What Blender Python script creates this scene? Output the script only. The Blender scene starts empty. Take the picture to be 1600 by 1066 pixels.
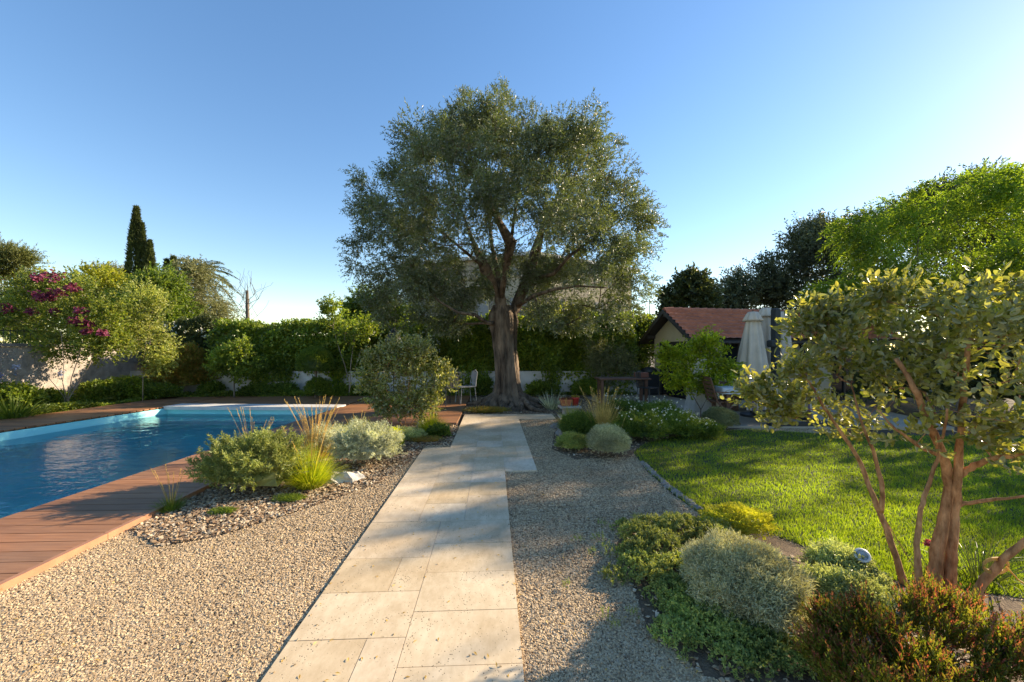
import bpy, math, random
import numpy as np
from mathutils import Vector, Matrix
R = np.random.RandomState(7)
random.seed(7)
F, CX, HY, CH = 622.2, 800.0, 544.0, 1.54
SC = bpy.context.scene
COL = SC.collection

def W(px, py, D):                     # a point of the garden at distance D
    return np.array([(px-CX)/F*D, D, CH-(py-HY)/F*D])
def G(px, py, z=0.0):                 # the same on the ground
    D = (CH-z)*F/(py-HY)
    return np.array([(px-CX)/F*D, D, z])

# ------------------------------------------------------------------ mesh helpers
class MB:
    def __init__(s): s.p = []; s.n = 0
    def add(s, V, Fs):
        V = np.asarray(V, float).reshape(-1, 3)
        if not isinstance(Fs, list): Fs = [Fs]
        for f in Fs:
            f = np.asarray(f, int)
            if f.size: s.p.append(f + s.n)
        s.vs = getattr(s, 'vs', []) ; s.vs.append(V); s.n += len(V)
        return s
    def build(s, name, mat, parent=None, smooth=False):
        V = np.concatenate(s.vs)
        me = bpy.data.meshes.new(name)
        loops = np.concatenate([f.ravel() for f in s.p])
        sizes = np.concatenate([np.full(len(f), f.shape[1]) for f in s.p])
        starts = np.concatenate([[0], np.cumsum(sizes)[:-1]])
        me.vertices.add(len(V)); me.vertices.foreach_set('co', V.astype(np.float32).ravel())
        me.loops.add(len(loops)); me.loops.foreach_set('vertex_index', loops.astype(np.int32))
        me.polygons.add(len(sizes)); me.polygons.foreach_set('loop_start', starts.astype(np.int32))
        me.polygons.foreach_set('loop_total', sizes.astype(np.int32))
        me.polygons.foreach_set('use_smooth', np.full(len(sizes), bool(smooth)))
        me.update(calc_edges=True); me.validate()
        me.materials.append(mat)
        o = bpy.data.objects.new(name, me); COL.objects.link(o)
        if parent is not None:
            o.parent = parent
            if parent.type == 'EMPTY' or True:
                o.matrix_parent_inverse = parent.matrix_world.inverted() if parent.type != 'EMPTY' else Matrix.Translation(-parent.location)
        return o
    def box(s, c, d, rot=0.0, bev=0.0, tilt=None):
        c = np.asarray(c, float); hx, hy, hz = np.asarray(d, float)/2
        if bev:
            b = min(bev, hx*.9, hy*.9, hz*.9)
            V = []
            for z, i in ((-hz, b), (-hz+b, 0), (hz-b, 0), (hz, b)):
                for x, y in ((-1, -1), (1, -1), (1, 1), (-1, 1)):
                    V.append((x*(hx-i), y*(hy-i), z))
            Fs = [[3, 2, 1, 0], [12, 13, 14, 15]]
            for k in range(3):
                for j in range(4):
                    Fs.append([k*4+j, k*4+(j+1) % 4, k*4+4+(j+1) % 4, k*4+4+j])
        else:
            V = [(x*hx, y*hy, z*hz) for z in (-1, 1) for x, y in ((-1, -1), (1, -1), (1, 1), (-1, 1))]
            Fs = [[3, 2, 1, 0], [4, 5, 6, 7], [0, 1, 5, 4], [1, 2, 6, 5], [2, 3, 7, 6], [3, 0, 4, 7]]
        V = np.array(V)
        if tilt is not None: V = V @ np.array(tilt).T
        ca, sa = math.cos(rot), math.sin(rot)
        V = np.stack([V[:, 0]*ca-V[:, 1]*sa, V[:, 0]*sa+V[:, 1]*ca, V[:, 2]], 1) + c
        return s.add(V, [np.array(Fs)])
    def tube(s, P, rad, n=8, wob=0.0, cap=True):
        P = np.asarray(P, float); rad = np.broadcast_to(np.asarray(rad, float), (len(P),))
        T = np.gradient(P, axis=0); T /= np.linalg.norm(T, axis=1)[:, None]+1e-9
        ref = np.array([0, 0, 1.]) if abs(T[0, 2]) < .9 else np.array([1., 0, 0])
        u = np.cross(ref, T[0]); u /= np.linalg.norm(u)
        V = []; a = np.linspace(0, 2*math.pi, n, endpoint=False)
        for i in range(len(P)):
            u = u-T[i]*np.dot(u, T[i]); u /= np.linalg.norm(u)+1e-9
            w = np.cross(T[i], u)
            rr = rad[i]*(1+wob*(R.rand(n)-.5))
            V.append(P[i]+(np.cos(a)*rr)[:, None]*u+(np.sin(a)*rr)[:, None]*w)
        V = np.concatenate(V); Fs = []
        k = np.arange(n); k1 = (k+1) % n
        for i in range(len(P)-1):
            Fs.append(np.stack([i*n+k, i*n+k1, (i+1)*n+k1, (i+1)*n+k], 1))
        out = [np.concatenate(Fs)]
        if cap:
            out += [np.array([list(range(n))[::-1]]), np.array([[(len(P)-1)*n+j for j in range(n)]])]
        return s.add(V, out)
    def lathe(s, prof, c, n=24, fn=None, close=True):
        prof = np.asarray(prof, float); a = np.linspace(0, 2*math.pi, n, endpoint=False)
        V = []
        for r, z in prof:
            rr = r if fn is None else r*fn(a, z)
            V.append(np.stack([np.cos(a)*rr, np.sin(a)*rr, np.full(n, z)], 1))
        V = np.concatenate(V)+np.asarray(c, float); k = np.arange(n); k1 = (k+1) % n
        Fs = [np.stack([i*n+k, i*n+k1, (i+1)*n+k1, (i+1)*n+k], 1) for i in range(len(prof)-1)]
        out = [np.concatenate(Fs)]
        if close: out += [np.array([list(range(n))[::-1]]), np.array([[(len(prof)-1)*n+j for j in range(n)]])]
        return s.add(V, out)
    def prism(s, pts, z0, z1):
        pts = np.array([tuple(q)[:2] for q in pts], float); n = len(pts)
        ar = np.sum(pts[:, 0]*np.roll(pts[:, 1], -1)-np.roll(pts[:, 0], -1)*pts[:, 1])
        if ar < 0: pts = pts[::-1]
        V = np.concatenate([np.c_[pts, np.full(n, z0)], np.c_[pts, np.full(n, z1)]])
        k = np.arange(n); k1 = (k+1) % n
        return s.add(V, [np.array([list(range(n))[::-1]]), np.array([[n+j for j in range(n)]]),
                         np.stack([k, k1, n+k1, n+k], 1)])

def norm(a): return a/(np.linalg.norm(a, axis=-1, keepdims=True)+1e-9)
def rdir(n): return norm(R.normal(size=(n, 3)))

def leaves(mb, P, d, L, Wd, shape='rhomb', nrm=None, fold=.25, curl=.15):
    N = len(P)
    if N == 0: return
    d = norm(d)
    if nrm is None: nrm = rdir(N)
    sd = norm(np.cross(d, nrm)); nn = np.cross(sd, d)
    L = (np.ones(N)*L)[:, None]; Wd = (np.ones(N)*Wd)[:, None]
    b = np.arange(N)[:, None]
    if shape == 'rhomb':
        V = np.stack([P, P+d*L*.45+sd*Wd*.5+nn*Wd*fold*.5, P+d*L-nn*L*curl, P+d*L*.45-sd*Wd*.5+nn*Wd*fold*.5], 1)
        mb.add(V, b*4+np.arange(4))
    elif shape == 'tri':
        V = np.stack([P+sd*Wd*.5, P-sd*Wd*.5, P+d*L], 1)
        mb.add(V, b*3+np.arange(3))
    else:
        V = np.stack([P,
                      P+d*L*.25+sd*Wd*.36+nn*Wd*fold*.3, P+d*L*.58+sd*Wd*.5+nn*Wd*fold*.5-nn*L*curl*.3, P+d*L*.88+sd*Wd*.27-nn*L*curl*.7,
                      P+d*L-nn*L*curl,
                      P+d*L*.88-sd*Wd*.27-nn*L*curl*.7, P+d*L*.58-sd*Wd*.5+nn*Wd*fold*.5-nn*L*curl*.3, P+d*L*.25-sd*Wd*.36+nn*Wd*fold*.3,
                      P+d*L*.55-nn*L*curl*.3], 1)
        q = np.array([[0, 1, 2, 8], [8, 2, 3, 4], [4, 5, 6, 8], [8, 6, 7, 0]])
        mb.add(V, (b[:, :, None]*9+q[None]).reshape(-1, 4))

def blades(mb, P, d, L, Wd, droop=.5, seg=4, tip=0.1):
    N = len(P); d = norm(d); L = (np.ones(N)*L)[:, None]; Wd = (np.ones(N)*Wd)[:, None]
    sd = norm(np.cross(d, np.array([0, 0, 1.])+rdir(N)*.3)); dr = (np.ones(N)*droop)[:, None]
    rows = []
    for i in range(seg+1):
        t = i/seg; c = P+d*L*t-np.array([0, 0, 1.])*L*dr*t*t
        w = Wd*(1-t*(1-tip))*.5
        rows += [c+sd*w, c-sd*w]
    V = np.stack(rows, 1); b = np.arange(N)[:, None, None]*(2*seg+2)
    q = np.array([[2*i, 2*i+1, 2*i+3, 2*i+2] for i in range(seg)])
    mb.add(V, (b+q[None]).reshape(-1, 4))

def lumpnoise(u, k=3.0, ph=0.0):
    return (np.sin(u[:, 0]*k*1.7+ph)*np.cos(u[:, 1]*k*2.1+ph*1.3)+np.sin(u[:, 2]*k*2.4+u[:, 0]*k+ph*.7))*.5

def sprigs(mb, Q, D, twig, nl, L, Wd, shape='rhomb', spread=.8, droop=0.0, up=0.0, wood=None):
    """twigs at Q running along D, nl leaves each"""
    N = len(Q); t = np.tile(np.linspace(.1, 1, nl), N)
    Qr = np.repeat(Q, nl, 0); Dr = np.repeat(norm(D), nl, 0)
    tw = np.repeat(twig*(.6+.8*R.rand(N)), nl)
    P = Qr+Dr*(t*tw)[:, None]; P[:, 2] -= droop*tw*t*t
    d = Dr*(1-spread*.5)+rdir(N*nl)*spread; d[:, 2] += up-droop*t*.8
    leaves(mb, P, d, L*(.7+.6*R.rand(N*nl)), Wd*(.7+.6*R.rand(N*nl)), shape)
    return

def skeleton(root_nodes, root_parent, targets, step=.35, wig=.07, r0=.006, k=2.2, maxr=None, sag=0.0):
    nodes = [np.array(p, float) for p in root_nodes]; par = list(root_parent)
    order = np.argsort(np.linalg.norm(targets-nodes[min(len(nodes)-1, 1)], axis=1))
    for ti in order:
        t = targets[ti]; A = np.array(nodes)
        dist = np.linalg.norm(A-t, axis=1)+np.maximum(0, A[:, 2]-t[2])*.8
        dist[0] += 1e3
        i = int(np.argmin(dist)); n = max(1, int(np.linalg.norm(A[i]-t)/step)); p0 = A[i]
        for j in range(1, n+1):
            s = j/n; q = p0+(t-p0)*s; q[2] += math.sin(s*math.pi)*sag
            if j < n: q = q+R.normal(size=3)*wig*min(1, np.linalg.norm(t-p0))
            nodes.append(q); par.append(i); i = len(nodes)-1
    N = len(nodes); acc = np.zeros(N); rad = np.zeros(N)
    for i in range(N-1, -1, -1):
        rad[i] = max(acc[i], r0**k)**(1/k)
        if par[i] >= 0: acc[par[i]] += rad[i]**k
    if maxr is not None: rad = rad*(maxr/rad[0]) if False else np.minimum(rad, maxr)
    return np.array(nodes), par, rad

def wood_mesh(mb, nodes, par, rad, n=6, skip=0, minr=0.0):
    ch = {}
    for i, p in enumerate(par):
        if p >= 0: ch.setdefault(p, []).append(i)
    started = [0]
    stack = [(0, None)]
    while stack:
        i, prev = stack.pop()
        chain = ([prev] if prev is not None else [])+[i]
        while i in ch:
            cs = sorted(ch[i], key=lambda c: -rad[c])
            for c in cs[1:]: stack.append((c, i))
            i = cs[0]; chain.append(i)
        if len(chain) > 1:
            P = nodes[chain]; r = rad[chain].copy()
            if prev is not None: r[0] = min(r[0], r[1]*1.25)
            keep = r >= minr
            if keep.sum() >= 2:
                P = P[keep]; r = r[keep]
                mb.tube(P, r, n if r[0] > .02 else 4, .12)

def clusters(lumps, per=10, rc=.35, flat=1.0, shell=.35):
    C = []
    for (x, y, z, r) in lumps:
        n = max(1, int(per)); u = rdir(n); rr = r*(shell+(1-shell)*R.rand(n)**.6)
        C.append(np.array([x, y, z])+u*rr[:, None]*np.array([1, 1, flat]))
    return np.concatenate(C)

def foliage(mb, C, rc, n, twig, nl, L, Wd, centre, shape='rhomb', spread=.8, droop=0., up=.1, out=.6):
    k = R.randint(0, len(C), n); u = rdir(n); rr = rc*R.rand(n)**.5
    rcs = .6+.8*R.rand(len(C))
    Q = C[k]+u*(rr*rcs[k])[:, None]
    D = u*.7+norm(Q-centre)*out; D[:, 2] += up-droop
    sprigs(mb, Q, D, twig, nl, L, Wd, shape, spread, droop)

def thing(name, label, cat, loc=(0, 0, 0), group=None, kind=None):
    o = bpy.data.objects.new(name, None); COL.objects.link(o); o.location = [float(v) for v in loc]
    o.empty_display_size = .2
    return tag(o, label, cat, group, kind)
def tag(o, label=None, cat=None, group=None, kind=None):
    if label: o['label'] = label
    if cat: o['category'] = cat
    if group: o['group'] = group
    if kind: o['kind'] = kind
    return o

# ------------------------------------------------------------------ materials
def newmat(name):
    m = bpy.data.materials.new(name); m.use_nodes = True; nt = m.node_tree
    for n in list(nt.nodes):
        if n.type != 'OUTPUT_MATERIAL': nt.nodes.remove(n)
    return m, nt, nt.nodes['Material Output']
def nd(nt, t, **k):
    n = nt.nodes.new(t)
    for a, v in k.items():
        if a.startswith('i_'):
            n.inputs[a[2:].replace('_', ' ')].default_value = v
        else: setattr(n, a, v)
    return n
def c4(c): return (c[0], c[1], c[2], 1)
def ramp(nt, stops, fac):
    r = nt.nodes.new('ShaderNodeValToRGB'); e = r.color_ramp.elements
    while len(e) < len(stops): e.new(.5)
    for i, (p, c) in enumerate(stops): e[i].position = p; e[i].color = c4(c)
    nt.links.new(fac, r.inputs[0]); return r.outputs[0]
def mix(nt, a, b, fac, mode='MIX'):
    m = nt.nodes.new('ShaderNodeMix'); m.data_type = 'RGBA'; m.blend_type = mode
    for s, v in ((0, fac), (6, a), (7, b)):
        if hasattr(v, 'is_linked') or isinstance(v, bpy.types.NodeSocket): nt.links.new(v, m.inputs[s])
        else: m.inputs[s].default_value = v if s == 0 else c4(v)
    return m.outputs[2]
def noise(nt, scale, detail=4, rough=.55, vec=None, dim='3D'):
    n = nd(nt, 'ShaderNodeTexNoise', i_Scale=scale, i_Detail=detail, i_Roughness=rough)
    if vec is not None: nt.links.new(vec, n.inputs['Vector'])
    return n
def coords(nt, sc=(1, 1, 1), rot=(0, 0, 0)):
    t = nt.nodes.new('ShaderNodeTexCoord'); m = nt.nodes.new('ShaderNodeMapping')
    m.inputs['Scale'].default_value = sc; m.inputs['Rotation'].default_value = rot
    nt.links.new(t.outputs['Object'], m.inputs[0]); return m.outputs[0]
def bump(nt, h, strength=.5, dist=.01):
    b = nd(nt, 'ShaderNodeBump', i_Strength=strength, i_Distance=dist)
    nt.links.new(h, b.inputs['Height']); return b.outputs[0]

def leafmat(name, stops, transl=.35, rough=.5, under=None, tcol=1.6, spec=.4, clump=1.2):
    m, nt, out = newmat(name)
    g = nt.nodes.new('ShaderNodeNewGeometry')
    stops = [(q, (min(.8, c[0]*1.38), min(.8, c[1]*1.28), min(.8, c[2]*1.0))) for q, c in stops]
    col = ramp(nt, stops, g.outputs['Random Per Island'])
    n = noise(nt, clump, 2, vec=coords(nt))
    v = ramp(nt, [(.3, (.62, .62, .62)), (.7, (1.3, 1.3, 1.3))], n.outputs[0])
    col = mix(nt, col, v, 1.0, 'MULTIPLY')
    base = col
    if under: base = mix(nt, col, under, g.outputs['Backfacing'])
    p = nd(nt, 'ShaderNodeBsdfPrincipled', i_Roughness=rough)
    p.inputs['Specular IOR Level'].default_value = spec
    nt.links.new(base, p.inputs['Base Color'])
    t = nt.nodes.new('ShaderNodeBsdfTranslucent')
    tc = mix(nt, col, (tcol*1.15, tcol*1.1, tcol*.55), 1.0, 'MULTIPLY')
    nt.links.new(tc, t.inputs['Color'])
    ms = nt.nodes.new('ShaderNodeMixShader'); ms.inputs[0].default_value = transl
    nt.links.new(p.outputs[0], ms.inputs[1]); nt.links.new(t.outputs[0], ms.inputs[2])
    nt.links.new(ms.outputs[0], out.inputs[0]); return m
def G3(a, b, c): return [(0, a), (.5, b), (1, c)]

def simplemat(name, col, rough=.6, var=.15, scale=8, bmp=.2, bd=.005, metal=0., col2=None, sc=(1, 1, 1), island=0., spec=.5):
    m, nt, out = newmat(name); v = coords(nt, sc)
    n = noise(nt, scale, 6, .6, v)
    c2 = col2 if col2 else tuple(x*(1-var*2) for x in col)
    c = ramp(nt, [(.3, c2), (.65, col)], n.outputs[0])
    if island:
        g = nt.nodes.new('ShaderNodeNewGeometry')
        r = ramp(nt, [(0, (1-island,)*3), (1, (1+island,)*3)], g.outputs['Random Per Island'])
        c = mix(nt, c, r, 1.0, 'MULTIPLY')
    p = nd(nt, 'ShaderNodeBsdfPrincipled', i_Roughness=rough, i_Metallic=metal)
    p.inputs['Specular IOR Level'].default_value = spec
    nt.links.new(c, p.inputs['Base Color'])
    if bmp: 
        n2 = noise(nt, scale*5, 5, .6, v); nt.links.new(bump(nt, n2.outputs[0], bmp, bd), p.inputs['Normal'])
    nt.links.new(p.outputs[0], out.inputs[0]); return m

def barkmat(name, c1, c2, scale=9, stretch=.18, bd=.02, st=.9):
    m, nt, out = newmat(name); v = coords(nt, (1, 1, stretch))
    n = noise(nt, scale, 8, .65, v); n2 = noise(nt, scale*.3, 3, .5, coords(nt))
    c = ramp(nt, [(.32, c1), (.62, c2)], n.outputs[0])
    c = mix(nt, c, ramp(nt, [(.3, (.7, .7, .7)), (.7, (1.2, 1.15, 1.1))], n2.outputs[0]), 1., 'MULTIPLY')
    p = nd(nt, 'ShaderNodeBsdfPrincipled', i_Roughness=.9); p.inputs['Specular IOR Level'].default_value = .2
    nt.links.new(c, p.inputs['Base Color']); nt.links.new(bump(nt, n.outputs[0], st, bd), p.inputs['Normal'])
    nt.links.new(p.outputs[0], out.inputs[0]); return m

def gravelmat(name, stops, scale=95, dist=.012, big=None):
    m, nt, out = newmat(name); v = coords(nt)
    vo = nd(nt, 'ShaderNodeTexVoronoi', i_Scale=scale); nt.links.new(v, vo.inputs['Vector'])
    sep = nt.nodes.new('ShaderNodeSeparateColor'); nt.links.new(vo.outputs['Color'], sep.inputs[0])
    c = ramp(nt, stops, sep.outputs[0])
    n = noise(nt, 1.3, 3, .5, v)
    c = mix(nt, c, ramp(nt, [(.3, (.82, .8, .78)), (.7, (1.1, 1.1, 1.1))], n.outputs[0]), 1., 'MULTIPLY')
    dk = ramp(nt, [(0., (1, 1, 1)), (.9, (.35, .33, .3))], vo.outputs['Distance'])
    c = mix(nt, c, dk, .8, 'MULTIPLY')
    inv = nd(nt, 'ShaderNodeMath', operation='SUBTRACT'); inv.inputs[0].default_value = 1
    nt.links.new(vo.outputs['Distance'], inv.inputs[1])
    p = nd(nt, 'ShaderNodeBsdfPrincipled', i_Roughness=.85)
    nt.links.new(c, p.inputs['Base Color']); nt.links.new(bump(nt, inv.outputs[0], 1., dist), p.inputs['Normal'])
    nt.links.new(p.outputs[0], out.inputs[0]); return m
def stonesmat(name, stops):
    m, nt, out = newmat(name); g = nt.nodes.new('ShaderNodeNewGeometry')
    c = ramp(nt, stops, g.outputs['Random Per Island'])
    n = noise(nt, 1.3, 3, .5, coords(nt))
    c = mix(nt, c, ramp(nt, [(.3, (.82, .8, .78)), (.7, (1.1, 1.1, 1.1))], n.outputs[0]), 1., 'MULTIPLY')
    p = nd(nt, 'ShaderNodeBsdfPrincipled', i_Roughness=.8); nt.links.new(c, p.inputs['Base Color'])
    nt.links.new(p.outputs[0], out.inputs[0]); return m

def travertine():
    m, nt, out = newmat('travertine'); v = coords(nt); g = nt.nodes.new('ShaderNodeNewGeometry')
    tint = ramp(nt, [(0, (.57, .445, .285)), (.35, (.655, .54, .38)), (.7, (.695, .585, .445)), (1, (.61, .485, .33))], g.outputs['Random Per Island'])
    n = noise(nt, 2.6, 7, .6, v)
    c = mix(nt, tint, ramp(nt, [(.3, (.80, .74, .66)), (.7, (1.1, 1.1, 1.1))], n.outputs[0]), 1., 'MULTIPLY')
    n3 = noise(nt, 22, 6, .7, coords(nt, (1, .45, 1)))
    c = mix(nt, c, ramp(nt, [(.35, (.88, .86, .82)), (.6, (1.03, 1.03, 1.03))], n3.outputs[0]), 1., 'MULTIPLY')
    # pits of the stone, gathered in patches
    vo = nd(nt, 'ShaderNodeTexVoronoi', i_Scale=55); nt.links.new(v, vo.inputs['Vector'])
    pt = noise(nt, 5, 3, .6, v)
    add = nd(nt, 'ShaderNodeMath', operation='MULTIPLY_ADD'); nt.links.new(pt.outputs[0], add.inputs[0])
    add.inputs[1].default_value = -.55; nt.links.new(vo.outputs['Distance'], add.inputs[2])
    pit = ramp(nt, [(0., (0, 0, 0)), (.035, (1, 1, 1))], add.outputs[0])
    pm = nd(nt, 'ShaderNodeMath', operation='ADD'); pm.inputs[1].default_value = .16
    nt.links.new(add.outputs[0], pm.inputs[0])
    pit = ramp(nt, [(0., (0, 0, 0)), (.05, (1, 1, 1))], pm.outputs[0])
    c = mix(nt, (.2, .15, .1), c, pit)
    p = nd(nt, 'ShaderNodeBsdfPrincipled', i_Roughness=.62); nt.links.new(c, p.inputs['Base Color'])
    nt.links.new(bump(nt, pit, .5, .003), p.inputs['Normal'])
    nt.links.new(p.outputs[0], out.inputs[0]); return m

def deckmat():
    m, nt, out = newmat('deck_wood'); g = nt.nodes.new('ShaderNodeNewGeometry')
    n = noise(nt, 7, 8, .65, coords(nt, (.35, 6, 6)))
    c = ramp(nt, [(.25, (.17, .072, .028)), (.55, (.30, .135, .056)), (.8, (.40, .20, .09))], n.outputs[0])
    c = mix(nt, c, ramp(nt, [(0, (.62, .6, .6)), (.3, (1.05, 1.05, 1.1)), (.6, (.85, .85, .85)), (1, (1.3, 1.25, 1.25))], g.outputs['Random Per Island']), 1., 'MULTIPLY')
    n2 = noise(nt, 1.2, 4, .6, coords(nt))
    c = mix(nt, c, (.30, .19, .12), ramp(nt, [(.5, (0, 0, 0)), (.75, (.4, .4, .4))], n2.outputs[0]))
    p = nd(nt, 'ShaderNodeBsdfPrincipled', i_Roughness=.55); nt.links.new(c, p.inputs['Base Color'])
    nt.links.new(bump(nt, n.outputs[0], .3, .003), p.inputs['Normal'])
    nt.links.new(p.outputs[0], out.inputs[0]); return m

def watermat():
    m, nt, out = newmat('pool_water'); v = coords(nt, (1, 1.5, 1))
    n = noise(nt, 2.6, 3, .5, v); n2 = noise(nt, 9, 2, .5, v)
    s = nd(nt, 'ShaderNodeMath', operation='MULTIPLY_ADD'); nt.links.new(n2.outputs[0], s.inputs[0]); s.inputs[1].default_value = .25
    nt.links.new(n.outputs[0], s.inputs[2]); b = bump(nt, s.outputs[0], .36, .05)
    tr = nd(nt, 'ShaderNodeBsdfTransparent', i_Color=(.48, .93, .97, 1))
    rf = nd(nt, 'ShaderNodeBsdfRefraction', i_Color=(.48, .93, .97, 1), i_Roughness=0.02, i_IOR=1.33)
    nt.links.new(b, rf.inputs['Normal'])
    m1 = nt.nodes.new('ShaderNodeMixShader'); m1.inputs[0].default_value = .6
    nt.links.new(tr.outputs[0], m1.inputs[1]); nt.links.new(rf.outputs[0], m1.inputs[2])
    gl = nd(nt, 'ShaderNodeBsdfGlossy', i_Roughness=.02); nt.links.new(b, gl.inputs['Normal'])
    fr = nd(nt, 'ShaderNodeFresnel', i_IOR=1.33); nt.links.new(b, fr.inputs['Normal'])
    m2 = nt.nodes.new('ShaderNodeMixShader'); nt.links.new(fr.outputs[0], m2.inputs[0])
    nt.links.new(m1.outputs[0], m2.inputs[1]); nt.links.new(gl.outputs[0], m2.inputs[2])
    nt.links.new(m2.outputs[0], out.inputs[0]); return m

def poolmat():                         # plaster under moving water: its light net is painted in as paler turquoise mottling
    m, nt, out = newmat('pool_plaster'); v = coords(nt)
    n = noise(nt, 1.2, 4, .5, v)
    c = ramp(nt, [(.3, (.16, .68, .72)), (.7, (.34, .82, .84))], n.outputs[0])
    p = nd(nt, 'ShaderNodeBsdfPrincipled', i_Roughness=.6); nt.links.new(c, p.inputs['Base Color'])
    nt.links.new(p.outputs[0], out.inputs[0]); return m

MT = {}
MT['soil'] = simplemat('soil', (.10, .07, .045), .95, col2=(.05, .035, .022), scale=3, bmp=.8, bd=.03)
MT['bedsoil'] = simplemat('bed_soil', (.22, .15, .09), .95, col2=(.10, .065, .04), scale=14, bmp=1., bd=.02)
MT['lawnsoil'] = simplemat('turf_soil', (.045, .06, .015), .95, col2=(.03, .035, .012), scale=20, bmp=.6, bd=.01)
GST = [(0, (.20, .135, .08)), (.2, (.36, .255, .15)), (.45, (.47, .345, .205)), (.7, (.56, .42, .255)), (.9, (.62, .48, .31)), (1, (.42, .34, .25))]
MT['gravel'] = gravelmat('gravel', GST)
MT['gravelst'] = stonesmat('gravel_stones', GST)
CST = [(0, (.12, .07, .04)), (.25, (.26, .16, .09)), (.5, (.37, .26, .155)), (.75, (.47, .36, .23)), (1, (.58, .50, .38))]
MT['chipst'] = stonesmat('stone_chips', CST)
MT['chipbase'] = gravelmat('chip_bed', [(0, (.12, .08, .05)), (.5, (.27, .19, .12)), (1, (.40, .30, .20))], 60, .015)
MT['trav'] = travertine()
MT['deck'] = deckmat()
MT['water'] = watermat()
MT['pool'] = poolmat()
MT['white'] = simplemat('white_plaster', (.62, .60, .57), .8, .12, 3, .25, .006)
MT['whitewall'] = simplemat('whitewashed_wall', (.60, .58, .56), .85, .2, 2.2, .6, .02)
MT['stonewall'] = simplemat('old_wall', (.42, .36, .31), .9, col2=(.22, .19, .17), scale=5, bmp=.8, bd=.03)
MT['stonecap'] = simplemat('wall_cap', (.26, .23, .21), .9, .25, 5, .6, .02)
MT['ochre'] = simplemat('ochre_render', (.62, .54, .38), .9, .06, 2.5, .3, .006)
MT['beige'] = simplemat('beige_render', (.40, .34, .24), .9, .08, .6, .2, .01)
MT['shutter'] = simplemat('shutter', (.27, .22, .16), .7, .1, 6, .2)
MT['darkwood'] = simplemat('dark_stained_wood', (.055, .045, .04), .6, .2, 10, .3)
MT['glass'] = simplemat('dark_glass', (.015, .018, .022), .08, 0, 2, 0)
MT['curtain'] = simplemat('curtain', (.30, .29, .27), .9, .1, 8, .2)
MT['tile'] = simplemat('roof_tile', (.52, .18, .10), .8, col2=(.32, .11, .065), scale=2.5, bmp=.4, bd=.006, island=.0)
MT['tilefar'] = simplemat('roof_tile_far', (.36, .26, .18), .8, .2, 2)
MT['cream'] = simplemat('cream_canvas', (.58, .51, .42), .85, .08, 4, .3, .006)
MT['charcoal'] = simplemat('charcoal_metal', (.03, .033, .036), .45, .1, 8, 0)
MT['darkcover'] = simplemat('dark_cover', (.025, .033, .036), .7, .1, 8, .3)
MT['teak'] = simplemat('teak', (.16, .075, .045), .6, .2, 6, .3, .003, sc=(1, 4, 1))
MT['terracotta'] = simplemat('terracotta', (.45, .14, .06), .8, .1, 8, .2)
MT['brownbox'] = simplemat('brown_box', (.22, .08, .05), .7, .1, 8, .2)
MT['redpot'] = simplemat('red_glaze', (.42, .03, .02), .35, .1, 8, 0)
MT['whitemetal'] = simplemat('white_metal', (.7, .7, .7), .4, .05, 8, 0)
MT['shadewhite'] = simplemat('shaded_white_metal', (.36, .36, .35), .6, .2, 8, 0)  # white metal with the shade on the deck chair put into its grey colour
MT['palewall'] = simplemat('pale_slab', (.42, .38, .33), .8, .12, 4, .3)
MT['rock'] = simplemat('white_rock', (.60, .56, .50), .85, .2, 6, .8, .02)
MT['greyrock'] = simplemat('grey_rock', (.34, .31, .28), .9, .25, 6, .8, .02)
MT['terrace'] = simplemat('terrace_stone', (.42, .36, .28), .75, .1, 2, .3, .004)
MT['bark_olive'] = barkmat('olive_bark', (.03, .02, .014), (.22, .165, .12), 8, .16, .035, 1.)
MT['bark_grey'] = barkmat('grey_bark', (.10, .08, .06), (.24, .20, .16), 12)
MT['bark_pale'] = barkmat('pale_bark', (.22, .17, .13), (.42, .35, .28), 14)
MT['bark_feijoa'] = barkmat('cinnamon_bark', (.20, .085, .035), (.58, .32, .165), 26, .3, .012, 1.)
MT['l_olive'] = leafmat('olive_leaf', G3((.048, .075, .028), (.082, .118, .042), (.13, .165, .075)), .28, .42, under=(.19, .22, .15), tcol=1.5, spec=.5)
MT['l_feijoa'] = leafmat('feijoa_leaf', G3((.08, .105, .024), (.155, .175, .045), (.26, .26, .09)), .42, .26, under=(.30, .31, .18), tcol=1.8, spec=.7, clump=4)
MT['l_feijoa2'] = leafmat('feijoa_leaf_far', G3((.07, .10, .022), (.14, .165, .04), (.26, .26, .09)), .35, .35, under=(.36, .36, .19), tcol=1.7, spec=.6, clump=4)
MT['l_lemon'] = leafmat('lemon_leaf', G3((.08, .12, .012), (.14, .19, .018), (.25, .28, .035)), .5, .35, tcol=2.4, clump=3)
MT['l_pepper'] = leafmat('pepper_leaf', G3((.06, .115, .016), (.10, .165, .022), (.15, .215, .032)), .46, .5, tcol=2.0, clump=.9)
MT['l_dark'] = leafmat('evergreen_leaf', G3((.03, .045, .018), (.05, .07, .027), (.075, .095, .04)), .25, .45, clump=.5)
MT['l_blue'] = leafmat('holm_leaf', G3((.04, .055, .035), (.06, .08, .05), (.09, .11, .07)), .2, .4, clump=.4)
MT['l_ivy'] = leafmat('ivy_leaf', G3((.06, .10, .02), (.10, .16, .028), (.20, .24, .05)), .4, .4, tcol=2., clump=1.)
MT['l_mid'] = leafmat('mid_leaf', G3((.04, .08, .018), (.08, .13, .025), (.14, .19, .04)), .4, .45, tcol=2., clump=1.)
MT['l_yellow'] = leafmat('yellow_leaf', G3((.10, .13, .02), (.17, .20, .03), (.25, .26, .045)), .45, .5, tcol=1.8)
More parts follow.
